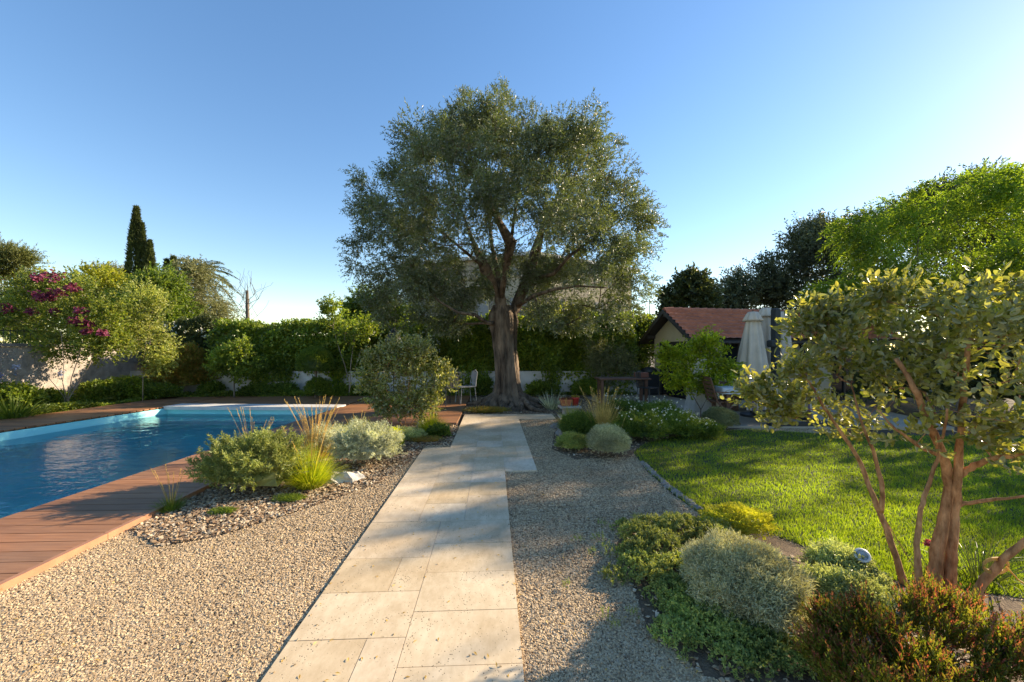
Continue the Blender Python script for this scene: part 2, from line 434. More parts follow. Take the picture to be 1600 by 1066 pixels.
MT['l_myrtle'] = leafmat('myrtle_leaf', G3((.05, .085, .02), (.10, .14, .03), (.17, .19, .05)), .42, .45, tcol=2., clump=1.5)
MT['l_cream'] = leafmat('cream_leaf', G3((.10, .14, .04), (.18, .22, .07), (.28, .30, .12)), .42, .45, tcol=1.7, clump=1.5)
MT['l_cypress'] = leafmat('cypress_leaf', G3((.022, .035, .012), (.04, .06, .018), (.07, .09, .028)), .15, .6, clump=1.)
MT['l_cedar'] = leafmat('cedar_leaf', G3((.05, .07, .02), (.09, .11, .03), (.13, .14, .04)), .2, .6, clump=.6)
MT['l_grey'] = leafmat('grey_leaf', G3((.09, .11, .06), (.15, .17, .10), (.20, .21, .13)), .25, .5, clump=.8)
MT['l_silver'] = leafmat('silver_leaf', G3((.23, .25, .18), (.36, .38, .29), (.48, .50, .41)), .25, .7, tcol=1.3, clump=3, spec=.2)
MT['l_lav'] = leafmat('silver_blue_leaf', G3((.24, .28, .26), (.36, .41, .38), (.48, .52, .49)), .3, .7, tcol=1.3, clump=5, spec=.2)
MT['l_euph'] = leafmat('spurge_leaf', G3((.10, .14, .05), (.17, .21, .075), (.26, .29, .12)), .3, .5, tcol=1.7, clump=4)
MT['l_sedum'] = leafmat('sedum_leaf', G3((.12, .18, .06), (.20, .27, .09), (.32, .36, .13)), .28, .5, tcol=1.5, clump=3.5)
MT['l_sedumpale'] = leafmat('sedum_pale', G3((.18, .24, .12), (.29, .35, .19), (.38, .44, .27)), .3, .5, tcol=1.4, clump=5)
MT['l_sedumyel'] = leafmat('sedum_yellow', G3((.24, .28, .03), (.34, .36, .05), (.42, .42, .08)), .3, .5, tcol=1.3, clump=6)
MT['l_red'] = leafmat('red_tip_leaf', [(0, (.075, .035, .03)), (.4, (.15, .06, .05)), (.7, (.20, .05, .055)), (1, (.12, .10, .04))], .38, .4, tcol=2., clump=4)
MT['l_bronze'] = leafmat('bronze_leaf', G3((.10, .12, .025), (.17, .16, .035), (.26, .14, .05)), .4, .5, tcol=1.8, clump=3)
MT['l_bronze2'] = leafmat('green_bronze_leaf', G3((.045, .075, .014), (.10, .125, .022), (.18, .15, .035)), .35, .4, tcol=2., clump=4)
MT['l_lime'] = leafmat('lime_leaf', G3((.20, .27, .02), (.30, .36, .03), (.42, .44, .05)), .45, .45, tcol=1.7)
MT['grass'] = leafmat('lawn_grass', G3((.07, .125, .014), (.12, .185, .02), (.19, .26, .035)), .45, .5, tcol=2.0, clump=2.2)
MT['sedge'] = leafmat('sedge_blade', G3((.13, .20, .02), (.23, .30, .03), (.38, .38, .06)), .45, .45, tcol=1.8, clump=5)
MT['straw'] = leafmat('straw_blade', G3((.30, .22, .09), (.42, .32, .14), (.52, .42, .22)), .4, .6, tcol=1.3, clump=5)
MT['magenta'] = leafmat('magenta_petal', G3((.09, .012, .055), (.15, .025, .085), (.23, .06, .14)), .35, .6, tcol=1.3, clump=5)
MT['whitepetal'] = leafmat('white_petal', G3((.6, .6, .6), (.7, .7, .72), (.75, .72, .78)), .3, .6, tcol=1.2, clump=5)
MT['bluepetal'] = leafmat('blue_petal', G3((.16, .20, .55), (.28, .34, .68), (.40, .45, .72)), .3, .6, tcol=1.2, clump=5)

# ------------------------------------------------------------------ setting
POOL = np.array([(-4.60, .6), (-4.45, 10.15), (-8.92, 10.3), (-10.3, .6)])
def inpoly(P, poly):
    poly = np.array([tuple(q)[:2] for q in poly]); x, y = P[:, 0], P[:, 1]; ins = np.zeros(len(P), bool); j = len(poly)-1
    for i in range(len(poly)):
        xi, yi = poly[i]; xj, yj = poly[j]
        c = ((yi > y) != (yj > y)) & (x < (xj-xi)*(y-yi)/(yj-yi+1e-12)+xi); ins ^= c; j = i
    return ins
def sheet(name, poly, z, mat, th=.02, kind='structure'):
    o = MB().prism(poly, z-th, z).build(name, mat); tag(o, kind=kind); return o

big = np.array([(600, -60), (600, 900), (-600, 900), (-600, -60)])
mb = MB(); V = np.concatenate([np.c_[POOL, np.full(4, -.05)], np.c_[big, np.full(4, -.05)]])
mb.add(V, np.array([[i, 4+i, 4+(i+1) % 4, (i+1) % 4] for i in range(4)]))
tag(mb.build('ground', MT['soil']), kind='structure')

# pool basin, ledge, water
mb = MB(); V = np.concatenate([np.c_[POOL, np.full(4, -.01)], np.c_[POOL, np.full(4, -1.45)]])
mb.add(V, [np.array([[i, (i+1) % 4, 4+(i+1) % 4, 4+i] for i in range(4)]), np.array([[4, 5, 6, 7]])])
mb.box((-6.7, 9.7, -.62), (4.3, .55, .5), math.atan2(-.15, 4.47)*1.0)
tag(mb.build('pool_basin', MT['pool']), kind='structure')
mb = MB().add(np.c_[POOL, np.full(4, -.16)], np.array([[0, 1, 2, 3]])); w = tag(mb.build('pool_water', MT['water']), kind='structure')
mb = MB().prism([(-8.96, 10.22), (-4.42, 10.06), (-4.40, 10.55), (-8.90, 10.74)], -.04, .045)
tag(mb.build('pool_coping', MT['white']), kind='structure')

# deck boards
SL = .04
def boards(mb, xa, xb, v0, v1, z=.03, w=.15, gap=.008, th=.028):
    v = v0
    while v < v1:
        a, b = xa(v), xb(v)
        xs = [a]+([b] if b-a < 2.6 else sorted(list(a+(b-a)*(np.arange(1, int((b-a)/2.2)+1)/(int((b-a)/2.2)+1)+R.uniform(-.05, .05)))+[b]))
        for i in range(len(xs)-1):
            p, q = xs[i]+(.003 if i else 0), xs[i+1]-.003
            y0, y1 = v+gap/2, v+w-gap/2
            mb.prism([(p, y0+SL*p), (q, y0+SL*q), (q, y1+SL*q), (p, y1+SL*p)], z-th, z+R.uniform(0, .0012))
        v += w
edgeR = lambda v: -3.175-.0466*v+.0
poolR = lambda v: -4.585+.155*(v-.6)/9.55+.0
poolL = lambda v: -10.3+(v+SL*-9.5-.6)*1.38/9.7
mb = MB()
boards(mb, poolR, edgeR, -1.4, 8.15)
boards(mb, poolR, lambda v: -.74-.0466*v, 8.15, 10.3)
boards(mb, lambda v: -11.3+.06*v, poolL, .5, 10.65)
boards(mb, lambda v: -8.87, lambda v: -4.4, 10.98, 12.7)
boards(mb, lambda v: -11.3+.06*v, lambda v: -8.93, 10.65, 12.7)
boards(mb, lambda v: -4.34, lambda v: -.74-.0466*v, 10.3, 12.7)
tag(mb.build('pool_deck', MT['deck']), kind='structure')
mb = MB()
for a, b in ((-1.4, 8.15),):
    for k in range(4):
        y0 = a+(b-a)*k/4; y1 = a+(b-a)*(k+1)/4-.004
        p0, p1 = edgeR(y0), edgeR(y1)
        mb.prism([(p0+.004, y0+SL*p0), (p0+.045, y0+SL*p0), (p1+.045, y1+SL*p1), (p1+.004, y1+SL*p1)], -.05, .034)
mb.prism([(-3.52, 8.15-.185), (-1.12, 8.15-.085), (-1.12, 8.15-.05), (-3.52, 8.15-.15)], -.05, .034)
tag(mb.build('deck_edging', simplemat('edging_board', (.42, .20, .11), .6, .15, 6, .3)), kind='structure')
mb = MB().prism([(-10.95, 12.6), (-8.9, 12.6), (-8.9, 10.8), (-10.9, 10.6)], -.045, -.01)
mb.prism([(-4.44, 4), (-3.55, 4), (-3.6, 8.0), (-1.1, 8.0), (-1.4, 12.5), (-8.8, 12.5), (-8.8, 10.9), (-4.3, 10.7)], -.045, -.01)
tag(mb.build('deck_base', MT['darkwood']), kind='structure')

# gravel, chips, lawn, beds
GRAV = [(-3.22, -1.), (-3.45, 8.0), (-1.05, 8.0), (-1.05, 9.2), (3.0, 9.2), (6, 9.2), (6, -1.)]
sheet('gravel', GRAV, -.022, MT['gravel'])
lp = [G(250, 852), G(344, 834), G(437, 806), G(515, 780), G(594, 752), G(650, 712), G(668, 694), G(704, 694), G(716, 668), (-1.1, 7.98), (-3.45, 7.98), (-3.36, 4.0), G(205, 826)]
CHIP = [(p[0], p[1]) for p in lp]
sheet('chip_bed', CHIP, -.018, MT['chipbase'])
LAWN = [G(990, 706), G(1008, 692), G(1050, 682), G(1110, 674), G(1170, 670), G(1300, 678), (9.5, 6.9), (13, 6.6), (13, 1.2), (4.6, 1.6), (3.4, 2.4),
        G(1400, 905), G(1340, 880), G(1285, 862), G(1210, 834), G(1150, 815), G(1095, 802), G(1045, 765), G(1010, 733)]
LAWN = [(p[0], p[1]) for p in LAWN]
sheet('lawn', LAWN, -.012, MT['lawnsoil'])
BED = [G(1090, 803), G(1150, 817), G(1210, 836), G(1285, 864), G(1340, 882), G(1400, 908), (3.38, 2.36), (4.58, 1.55), (4.6, .2), (.95, .9), G(1230, 1090), G(1100, 1050), G(1010, 975), G(985, 900), G(960, 850), G(990, 815)]
BED = [(p[0], p[1]) for p in BED]
sheet('planting_bed', BED, -.015, MT['bedsoil'])
BED2 = [G(868, 662), G(862, 700), G(900, 716), G(985, 712), G(1003, 694), G(1050, 683), G(1110, 675), G(1160, 668), (5.6, 8.4), (5.4, 9.6), (.9, 9.6)]
BED2 = [(p[0], p[1]) for p in BED2]
sheet('shrub_bed', BED2, -.014, MT['bedsoil'])
TERR = [(4.2, 7.75), (8.5, 7.65), (9.0, 9.4), (9.6, 12.25), (5.3, 11.4), (4.6, 13.6), (2.2, 13.), (2.9, 9.4), (4.0, 9.2)]
sheet('terrace', TERR, .02, MT['terrace'], .06)
sheet('tree_mulch', [(-1.4, 9.27), (2.4, 9.3), (2.3, 12.8), (-1.45, 12.7)], -.012, MT['chipbase'])
sheet('side_path', [(1.05, 8.62), (2.1, 8.64), (2.1, 9.22), (1.05, 9.22)], .0, MT['trav'], .04)

# travertine path: slabs in the usual four sizes, module .203
def T(u, v): return (u-.0466*v, v+.0466*u)
mb = MB(); U = .2033
def lay(u0, nu, v0, nv):
    g = np.zeros((nv, nu), bool)
    for j in range(nv):
        for i in range(nu):
            if g[j, i]: continue
            opts = [(3, 2), (2, 3), (3, 3), (2, 2), (3, 2), (2, 3), (2, 1), (1, 2)]
            random.shuffle(opts); opts = sorted(opts, key=lambda o: (o[0]*o[1] < 4)) + [(1, 1)]
            for a, b in opts:
                if i+a <= nu and j+b <= nv and not g[j:j+b, i:i+a].any() and not (i+a == nu-1 and a < 3 and R.rand() < .7):
                    break
            g[j:j+b, i:i+a] = True; e = .0022
            q = [T(u0+i*U+e, v0+j*U+e), T(u0+(i+a)*U-e, v0+j*U+e), T(u0+(i+a)*U-e, v0+(j+b)*U-e), T(u0+i*U+e, v0+(j+b)*U-e)]
            mb.prism(q, -.03, R.uniform(-.0008, .0008))
# lower run (six modules wide), jog, upper run, cross walk
lay(-1.075, 6, -.5, 27)
lay(-1.075, 8, -.5+27*U, 6)
lay(-1.075+2*U, 6, -.5+33*U, 12)
lay(-1.075+2*U, 10, -.5+45*U, 3)
tag(mb.build('path', MT['trav']), kind='structure')
mb = MB()
mb.prism([T(-1.072, -.49), T(.142, -.49), T(.142, -.5+27*U+.003), T(-1.072, -.5+27*U+.003)], -.03, -.0045)
mb.prism([T(-1.072, -.49+27*U), T(.142+2*U, -.49+27*U), T(.142+2*U, -.5+33*U), T(-1.072, -.5+33*U)], -.03, -.0045)
mb.prism([T(-1.072+2*U, -.5+33*U+.004), T(.142+2*U, -.5+33*U+.004), T(.142+2*U, -.5+45*U), T(-1.072+2*U, -.5+45*U)], -.03, -.0045)
mb.prism([T(-1.072+2*U, -.5+45*U+.004), T(.142+6*U, -.5+45*U+.004), T(.142+6*U, -.5+48*U), T(-1.072+2*U, -.5+48*U)], -.03, -.0045)
tag(mb.build('path_grout', simplemat('grout', (.55, .49, .40), .9, .1, 20, 0)), kind='structure')

OCT = np.array([(1, 0, 0), (-1, 0, 0), (0, 1, 0), (0, -1, 0), (0, 0, 1), (0, 0, -1)], float)
OCF = np.array([[0, 2, 4], [2, 1, 4], [1, 3, 4], [3, 0, 4], [2, 0, 5], [1, 2, 5], [3, 1, 5], [0, 3, 5]])
CUB = np.array([(x, y, z) for z in (-.6, .6) for x, y in ((-1, -1), (1, -1), (1, 1), (-1, 1))], float)*.75
CUF = np.array([[3, 2, 1, 0], [4, 5, 6, 7], [0, 1, 5, 4], [1, 2, 6, 5], [2, 3, 7, 6], [3, 0, 4, 7]])
def stones(mb, P, size, flat=.7, base=CUB, faces=CUF, el=1.5):
    N = len(P); k = len(base)
    V = np.repeat(base[None], N, 0)*(1+.35*(R.rand(N, k, 1)-.5))+(R.rand(N, k, 3)-.5)*.35
    s = size[:, None, None]*np.stack([np.ones(N)*(1+R.rand(N)*(el-1)), np.ones(N), np.ones(N)*flat], 1)[:, None, :]
    V = V*s
    a = R.rand(N)*6.283; b = R.normal(size=N)*.45; ca, sa, cb, sb = np.cos(a), np.sin(a), np.cos(b), np.sin(b)
    x, y, z = V[..., 0], V[..., 1], V[..., 2]
    x, z = x*cb[:, None]-z*sb[:, None], x*sb[:, None]+z*cb[:, None]
    x, y = x*ca[:, None]-y*sa[:, None], x*sa[:, None]+y*ca[:, None]
    V = np.stack([x, y, z], 2)+P[:, None, :]
    mb.add(V, (np.arange(N)[:, None, None]*k+faces[None]).reshape(-1, faces.shape[1]))
PATHP = [[T(-1.075, -1), T(.145, -1), T(.145, 4.99), T(.55, 4.99), T(.55, 8.65), T(1.4, 8.65), T(1.4, 9.3), T(-.67, 9.3), T(-.67, 6.21), T(-1.075, 6.21)]]
def scatter(poly, n, dpow=1.4, dmin=1.6, dmax=9.2, avoid=()):
    poly = np.array([tuple(q)[:2] for q in poly]); lo, hi = poly.min(0), poly.max(0)
    y = dmin*(dmax/dmin)**(R.rand(n)**dpow) if dpow else R.uniform(dmin, dmax, n)
    x = R.uniform(-1, 1, n)*y*1.4
    P = np.stack([x, y], 1); k = inpoly(P, poly)
    for a in avoid: k &= ~inpoly(P, a)
    return P[k]
AV = PATHP+[LAWN, BED, BED2]
P = scatter(GRAV, 560000, 1.0, 1.6, 9.1, AV+[CHIP])
sz = .0032+.0024*R.rand(len(P))+.0006*P[:, 1]
mb = MB(); stones(mb, np.c_[P, -.020+.004*R.rand(len(P))], sz, .75)
tag(mb.build('gravel_stones', MT['gravelst']), 'fine beige gravel beside the stone path', 'gravel', kind='stuff')
P = scatter(CHIP, 110000, 1.0, 3.0, 8.0, PATHP)
P2 = scatter([G(960, 800), G(1380, 900), G(1560, 1066), (2.5, 1.), G(1180, 1100), G(1000, 990)], 6500, 1., 1.6, 3.6, PATHP+[LAWN])
P3 = scatter([(-1.4, 9.27), (2.4, 9.3), (2.3, 12.8), (-1.45, 12.7)], 22000, 1., 9, 13)
P4 = scatter(BED2, 22000, 1., 5, 9.6)
P = np.concatenate([P, P2, P3, P4])
mb = MB(); stones(mb, np.c_[P, -.010+.008*R.rand(len(P))], .0055+.009*R.rand(len(P))**2+.0006*P[:, 1], .4)
tag(mb.build('stone_chips', MT['chipst']), 'loose brown and cream stone chips spread under the shrubs', 'stone chips', kind='stuff')

# lawn grass
n = 330000
P = scatter(LAWN, n, .9, 2.2, 8.2)
mb = MB(); N = len(P); d = R.normal(size=(N, 3))*.45; d[:, 2] = 1
leaves(mb, np.c_[P, np.full(N, -.012)], d, .024+.022*R.rand(N)*(1+.4*np.sin(P[:, 0]*3)*np.cos(P[:, 1]*4)), .0035+.0012*P[:, 1]*.6, 'tri')
tag(mb.build('lawn_grass', MT['grass']), 'mown lawn of bright green grass', 'grass', kind='stuff')

P = scatter([(-3.3, -1), (-3.5, 8), (-.9, 9.2), (2.5, 9.2), (2, 1.)], 700, 1., 1.7, 9., [CHIP])
mb = MB(); n = len(P); leaves(mb, np.c_[P, np.full(n, .004)], rdir(n)*np.array([1, 1, .12]), .028, .009, 'rhomb', np.array([0, 0, 1.])+rdir(n)*.25)
tag(mb.build('fallen_leaves', MT['straw']), 'dry fallen leaves scattered over the path and gravel', 'fallen leaves', kind='stuff')
P = scatter(PATHP[0], 5000, 1., 1.7, 9.); ed = ((P[:, 0]+.0466*P[:, 1]+1.075) < .05*R.rand(len(P))**2*4) | ((.145-P[:, 0]-.0466*P[:, 1]) < .05*R.rand(len(P))**2*4) | (R.rand(len(P)) < .02)
P = P[ed & (P[:, 1] < 5)]; mb = MB(); stones(mb, np.c_[P, np.full(len(P), .003)], np.full(len(P), .0045), .8)
tag(mb.build('stray_gravel', MT['gravelst']), 'stray gravel grains on the stone path', 'gravel', kind='stuff')
# ------------------------------------------------------------------ olive tree
def olive():
    D0 = 10.6; base = W(792, 636, D0); base[2] = 0
    t = thing('olive_tree', 'large old olive tree with furrowed trunk and spreading crown behind the path', 'tree', base)
    def p(px, py, dd=0): return W(px, py, D0+dd)
    limbs = [[(790, 545, 0), (788, 505, 0), (782, 470, -.2), (772, 440, -.4), (758, 420, -.6), (735, 400, -.9), (705, 375, -1.3), (680, 355, -1.6)],
             [(782, 470, -.2), (778, 430, .1), (768, 380, .3), (762, 320, .4), (760, 250, .5)],
             [(782, 470, -.2), (789, 430, -.6), (798, 380, -1.), (806, 320, -1.3), (815, 250, -1.2)],
             [(788, 505, 0), (762, 505, -.4), (742, 492, -.8), (715, 488, -1.1), (685, 470, -1.2), (650, 430, -1.3)],
             [(788, 505, 0), (806, 480, .3), (822, 440, .4), (838, 390, .5), (860, 330, .6), (890, 260, .5)],
             [(806, 480, .3), (835, 462, -.6), (866, 452, -1.), (905, 447, -1.3), (950, 450, -1.4)],
             [(822, 440, .4), (865, 428, -.5), (890, 400, -.8), (925, 375, -1.), (970, 345, -.8)],
             [(758, 420, -.6), (740, 380, -.2), (725, 340, .3), (700, 280, .6), (690, 230, .4)],
             [(798, 380, -1.), (770, 330, -1.8), (745, 280, -2.1), (730, 220, -1.6)],
             [(838, 390, .5), (850, 350, -.8), (880, 300, -1.7), (920, 240, -1.2)]]
    nodes = [base+np.array([0, 0, .9])]; par = [-1]; idx = {}
    for L in limbs:
        for k, q in enumerate(L):
            if q in idx: prev = idx[q]; continue
            if k == 0: prev = 0
            pts = p(*q); 
            nodes.append(pts); par.append(prev); idx[q] = prev = len(nodes)-1
    LU = [(735, 165, 36), (790, 165, 36), (690, 188, 36), (658, 222, 36), (850, 200, 30), (905, 188, 36), (935, 218, 36), (622, 262, 32),
          (962, 275, 38), (568, 305, 32), (556, 365, 30), (1002, 318, 34), (1004, 365, 32), (572, 425, 32), (600, 480, 30), (992, 440, 34), (955, 485, 36),
          (645, 490, 30), (620, 390, 46), (680, 270, 55), (750, 235, 58), (830, 250, 58), (900, 280, 58), (700, 345, 55), (780, 315, 55), (860, 335, 55),
          (940, 360, 48), (640, 320, 46), (655, 440, 46), (725, 460, 24), (885, 435, 34), (845, 485, 24), (925, 420, 40), (700, 495, 22), (905, 495, 26), (595, 345, 36),
          (770, 205, 44), (720, 210, 44), (860, 240, 44), (815, 300, 50), (735, 300, 50), (980, 400, 34), (610, 440, 34), (780, 400, 34), (830, 425, 34), (905, 340, 44), (650, 370, 40)]
    lum = []
    LU += [(965, 425, 34), (978, 470, 30), (700, 415, 36), (640, 435, 30), (765, 440, 34), (850, 415, 34), (905, 405, 30), (680, 450, 24)]
    for (px, py, r) in LU:
        px = 790+(px-790)*.965; py = py+(18 if py < 250 else 8 if py < 330 else 0)
        e = 1-min(1, ((px-790)/235)**2+((py-320)/185)**2)
        h = 2.7*math.sqrt(max(e, 0.02))
        ks = [0] if e < .2 else ([-1, 1] if e < .55 else [-1, 0, 1])
        if py > 375 and 700 < px < 905: ks = [1, 0]
        for s in ks:
            dd = s*h*.85+R.uniform(-.5, .5); q = p(px+R.uniform(-8, 8), py+R.uniform(-6, 6), dd)
            
            lum.append((q[0], q[1], q[2], r/F*(D0+dd)))
    C = clusters(lum, 8, shell=.2); C = C[R.rand(len(C)) < .85]
    nodes, par, rad = skeleton(nodes, par, C, .4, .06, .0052, 2.15, .30)
    lim = 1
    for L in limbs:
        for k, q in enumerate(L):
            j = idx[q]; f_ = k/(len(L)-1); rad[j] = max(min(rad[j]*.6, .09), .075*(1-f_)**1.1+.018 if L is limbs[0] or L is limbs[1] or L is limbs[4] or L is limbs[2] else .05*(1-f_)+.014)
            if k == 0: rad[j] = max(rad[j], .15)
    mb = MB(); n = len(par)
    wood_mesh(mb, nodes, par, rad, 9)
    # furrowed bole with root flare
    prof = [(0, .78), (.06, .62), (.15, .48), (.35, .36), (.7, .295), (1.1, .29), (1.5, .29), (1.9, .31), (2.2, .35), (2.45, .33), (2.7, .2)]
    na = 72; a = np.linspace(0, 2*math.pi, na, endpoint=False); V = []
    top = p(786, 480, -.1)
    for z, r in np.array([(np.interp(zz, [q[0] for q in prof], [q[1] for q in prof]), zz) for zz in np.linspace(0, 2.7, 46)])[:, ::-1]:
        fl = max(0, 1-z/.5)
        rr = r*(1+.10*np.sin(a*7+z*1.1)+.07*np.sin(a*13-z*1.6+1)+.045*np.sin(a*23+z*2.3)+fl*.28*np.maximum(0, np.sin(a*5+.6)))+R.normal(size=na)*.005
        cx = base[0]+(top[0]-base[0])*(z/2.7)**1.2+.03*math.sin(z*2); cy = base[1]+(top[1]-base[1])*z/2.7
        V.append(np.stack([cx+np.cos(a)*rr, cy+np.sin(a)*rr, np.full(na, z-.03)], 1))
    k = np.arange(na); k1 = (k+1) % na
    mb.add(np.concatenate(V), np.concatenate([np.stack([i*na+k, i*na+k1, (i+1)*na+k1, (i+1)*na+k], 1) for i in range(45)]))
    for i in range(17):                     # surface roots
        an = i/17*6.283+R.uniform(-.15, .15); L = R.uniform(.75, 1.35)*(1.35 if math.cos(an) > .5 else 1); pts = []; rr = []
        for s in np.linspace(0, 1, 9):
            dd = .26+L*s; w_ = an+.25*math.sin(s*4+i)
            pts.append((base[0]+math.cos(w_)*dd, base[1]+math.sin(w_)*dd*.8, .34*(1-s)**2.4-.02*s)); rr.append(.085*(1-s)+.022)
        mb.tube(pts, rr, 8, .3)
    mb.build('trunk', MT['bark_olive'], t, True)
    mb = MB(); cen = p(790, 340)
    foliage(mb, C, .215, 28500, .22, 10, .078, .022, cen, spread=.75, droop=.05, up=.15)
    mb.build('crown', MT['l_olive'], t)
olive()

# ------------------------------------------------------------------ generic trees
def tree(name, label, cat, base, lumps, leafm, barkm, n, L, Wd, per=8, rc=.4, twig=.25, nl=8, shape='rhomb', spread=.8, droop=0., up=.1, shell=.3,
         r0=.005, group=None, trunk_h=.5, k=2.2, step=.4, stems=None, out=.6, flat=1., maxr=.4):
    base = np.array(base, float); t = thing(name, label, cat, base, group)
    C = clusters(lumps, per, flat=flat, shell=shell); cen = C.mean(0); cen[2] -= .3
    if stems:
        nodes = [base+np.array([0, 0, -.05])]; par = [-1]
        for S in stems:
            prev = 0
            for q in S: nodes.append(np.array(q, float)); par.append(prev); prev = len(nodes)-1
    else:
        low = C[:, 2].min(); th = max(.2, (low-base[2])*trunk_h+base[2]); m = C.mean(0)
        nodes = [base+np.array([0, 0, -.05]), base*.9+.1*np.array([m[0], m[1], base[2]])+np.array([0, 0, (th-base[2])*.5]), base*.8+.2*np.array([m[0], m[1], base[2]])+np.array([0, 0, th-base[2]])]
        par = [-1, 0, 1]
    nodes, par, rad = skeleton(nodes, par, C, step, .06, r0, k, maxr)
    rad[0] *= 1.3
    mb = MB(); wood_mesh(mb, nodes, par, rad, 8); mb.build('trunk', MT[barkm], t, True)
    mb = MB(); foliage(mb, C, rc, n, twig, nl, L, Wd, cen, shape, spread, droop, up, out)
    mb.build('crown', MT[leafm], t)
    return t, C
def pl(lst, D=None):
    out = []
    for q in lst:
        px, py, r = q[:3]; d = q[3] if len(q) > 3 else D; w = W(px, py, d); out.append((w[0], w[1], w[2], r/F*d))
    return out
def gr(px, D): return np.array([(px-CX)/F*D, D, -.02])

# foreground right shrub
def feijoa():
    s = lambda L: [W(*q) for q in L]
    stems = [s([(1458, 935, 2.5), (1462, 880, 2.5), (1472, 820, 2.5), (1484, 765, 2.5), (1476, 715, 2.45), (1450, 660, 2.4), (1430, 610, 2.35), (1400, 560, 2.4)]),
             s([(1482, 920, 2.48), (1486, 860, 2.48), (1492, 800, 2.48), (1494, 760, 2.46), (1500, 690, 2.4), (1505, 610, 2.3), (1515, 530, 2.2)]),
             s([(1494, 745, 2.46), (1520, 728, 2.4), (1550, 716, 2.3), (1610, 708, 2.2), (1680, 640, 2.1)]),
             s([(1490, 790, 2.48), (1530, 784, 2.4), (1600, 776, 2.3), (1690, 750, 2.2)]),
             s([(1418, 925, 2.62), (1398, 865, 2.62), (1378, 810, 2.64), (1362, 770, 2.66), (1345, 725, 2.7), (1318, 680, 2.68), (1290, 640, 2.68), (1260, 590, 2.68)]),
             s([(1376, 800, 2.64), (1380, 762, 2.6), (1368, 715, 2.6), (1345, 660, 2.6), (1330, 600, 2.65)]),
             s([(1438, 915, 2.4), (1432, 850, 2.4), (1438, 800, 2.4), (1452, 755, 2.4), (1470, 700, 2.35), (1480, 640, 2.2)]),
             s([(1515, 960, 2.35), (1535, 910, 2.3), (1570, 872, 2.2), (1620, 830, 2.1), (1700, 740, 2.0)]),
             s([(1476, 715, 2.45), (1440, 700, 2.4), (1400, 672, 2.4), (1370, 640, 2.45)])]
    radm = [.038, .033, .019, .012, .021, .014, .018, .028, .012]
    base = G(1465, 935); t = thing('feijoa_shrub', 'tall open shrub with cinnamon coloured stems and khaki green oval leaves at the right foreground', 'shrub', base)
    mb = MB()
    nodes = [base+np.array([0, 0, -.05])]; par = [-1]
    for S in stems:
        prev = 0
        for q in S: nodes.append(q); par.append(prev); prev = len(nodes)-1
    for S, r in zip(stems, radm):
        P = np.array(S)
        if S is stems[0] or S is stems[1] or S is stems[4] or S is stems[6] or S is stems[7]:
            b = P[0].copy(); b[2] = -.04; P = np.vstack([b+(b-P[1])*np.array([.15, .15, 0]), P])
        tt = np.linspace(0, len(P)-1, len(P)*4); Pi = np.stack([np.interp(tt, np.arange(len(P)), P[:, j]) for j in range(3)], 1)
        Pi[1:-1] = (Pi[:-2]+Pi[1:-1]*2+Pi[2:])/4; Pi += R.normal(size=Pi.shape)*.0025
        mb.tube(Pi, np.linspace(r*1.12, r*.30, len(Pi))*(1+.06*np.sin(np.arange(len(Pi))*1.3)), 12, .12)
    LU = [(1200, 605, 16, 2.7), (1230, 622, 20, 2.7), (1252, 565, 20, 2.7), (1262, 612, 28, 2.7), (1268, 505, 12, 2.7), (1300, 530, 30, 2.65), (1292, 482, 13, 2.7), (1328, 498, 34, 2.6), (1330, 560, 44, 2.6),
          (1390, 520, 46, 2.7), (1370, 470, 18, 2.8), (1375, 610, 44, 2.7), (1440, 495, 40, 2.5), (1455, 575, 48, 2.4), (1395, 450, 12, 2.6), (1510, 470, 36, 2.3), (1530, 550, 50, 2.2), (1585, 490, 46, 2.0), (1585, 610, 50, 2.0),
          (1520, 640, 42, 2.3), (1440, 650, 34, 2.4), (1325, 640, 32, 2.8), (1580, 560, 50, 2.5), (1660, 560, 70, 2.1), (1665, 660, 55, 2.), (1410, 570, 36, 2.6), (1480, 530, 36, 2.5), (1560, 670, 30, 2.3), (1600, 460, 30, 2.2), (1700, 480, 70, 2.3)]
    lum = pl([(a_, b_+16, c_, d_) for a_, b_, c_, d_ in LU]); C = clusters(lum, 9, shell=.3)
    n2, p2, rad = skeleton(nodes, par, C, .1, .02, .0016, 2.1, .03)
    base_n = len(nodes); rad[:base_n] *= .35
    wood_mesh(mb, n2, p2, rad, 6); mb.build('stems', MT['bark_feijoa'], t, True)
    mb = MB(); N = 1250; k = R.randint(0, len(C), N); u = rdir(N)
    Q = C[k]+u*(.07*R.rand(N)**.5)[:, None]; Dr = u*.5+norm(Q-W(1440, 680, 2.5))*.6+np.array([0, 0, .35])
    sprigs(mb, Q, Dr, .13, 8, .047, .0235, 'oval', .8, 0., .1)
    mb.build('crown', MT['l_feijoa'], t)
    mb = MB()
    for k in range(3): mb.tube([W(1556+math.cos(a)*20, 882+k*2+math.sin(a)*11, 2.24+.035*math.sin(a+1)) for a in np.linspace(0, 6.28, 14)], .004, 5)
    mb.tube([W(1572, 885, 2.22), W(1590, 905, 2.2), W(1620, 925, 2.15)], .004, 5)
    mb.build('rope_tie', MT['straw'], t)
feijoa()

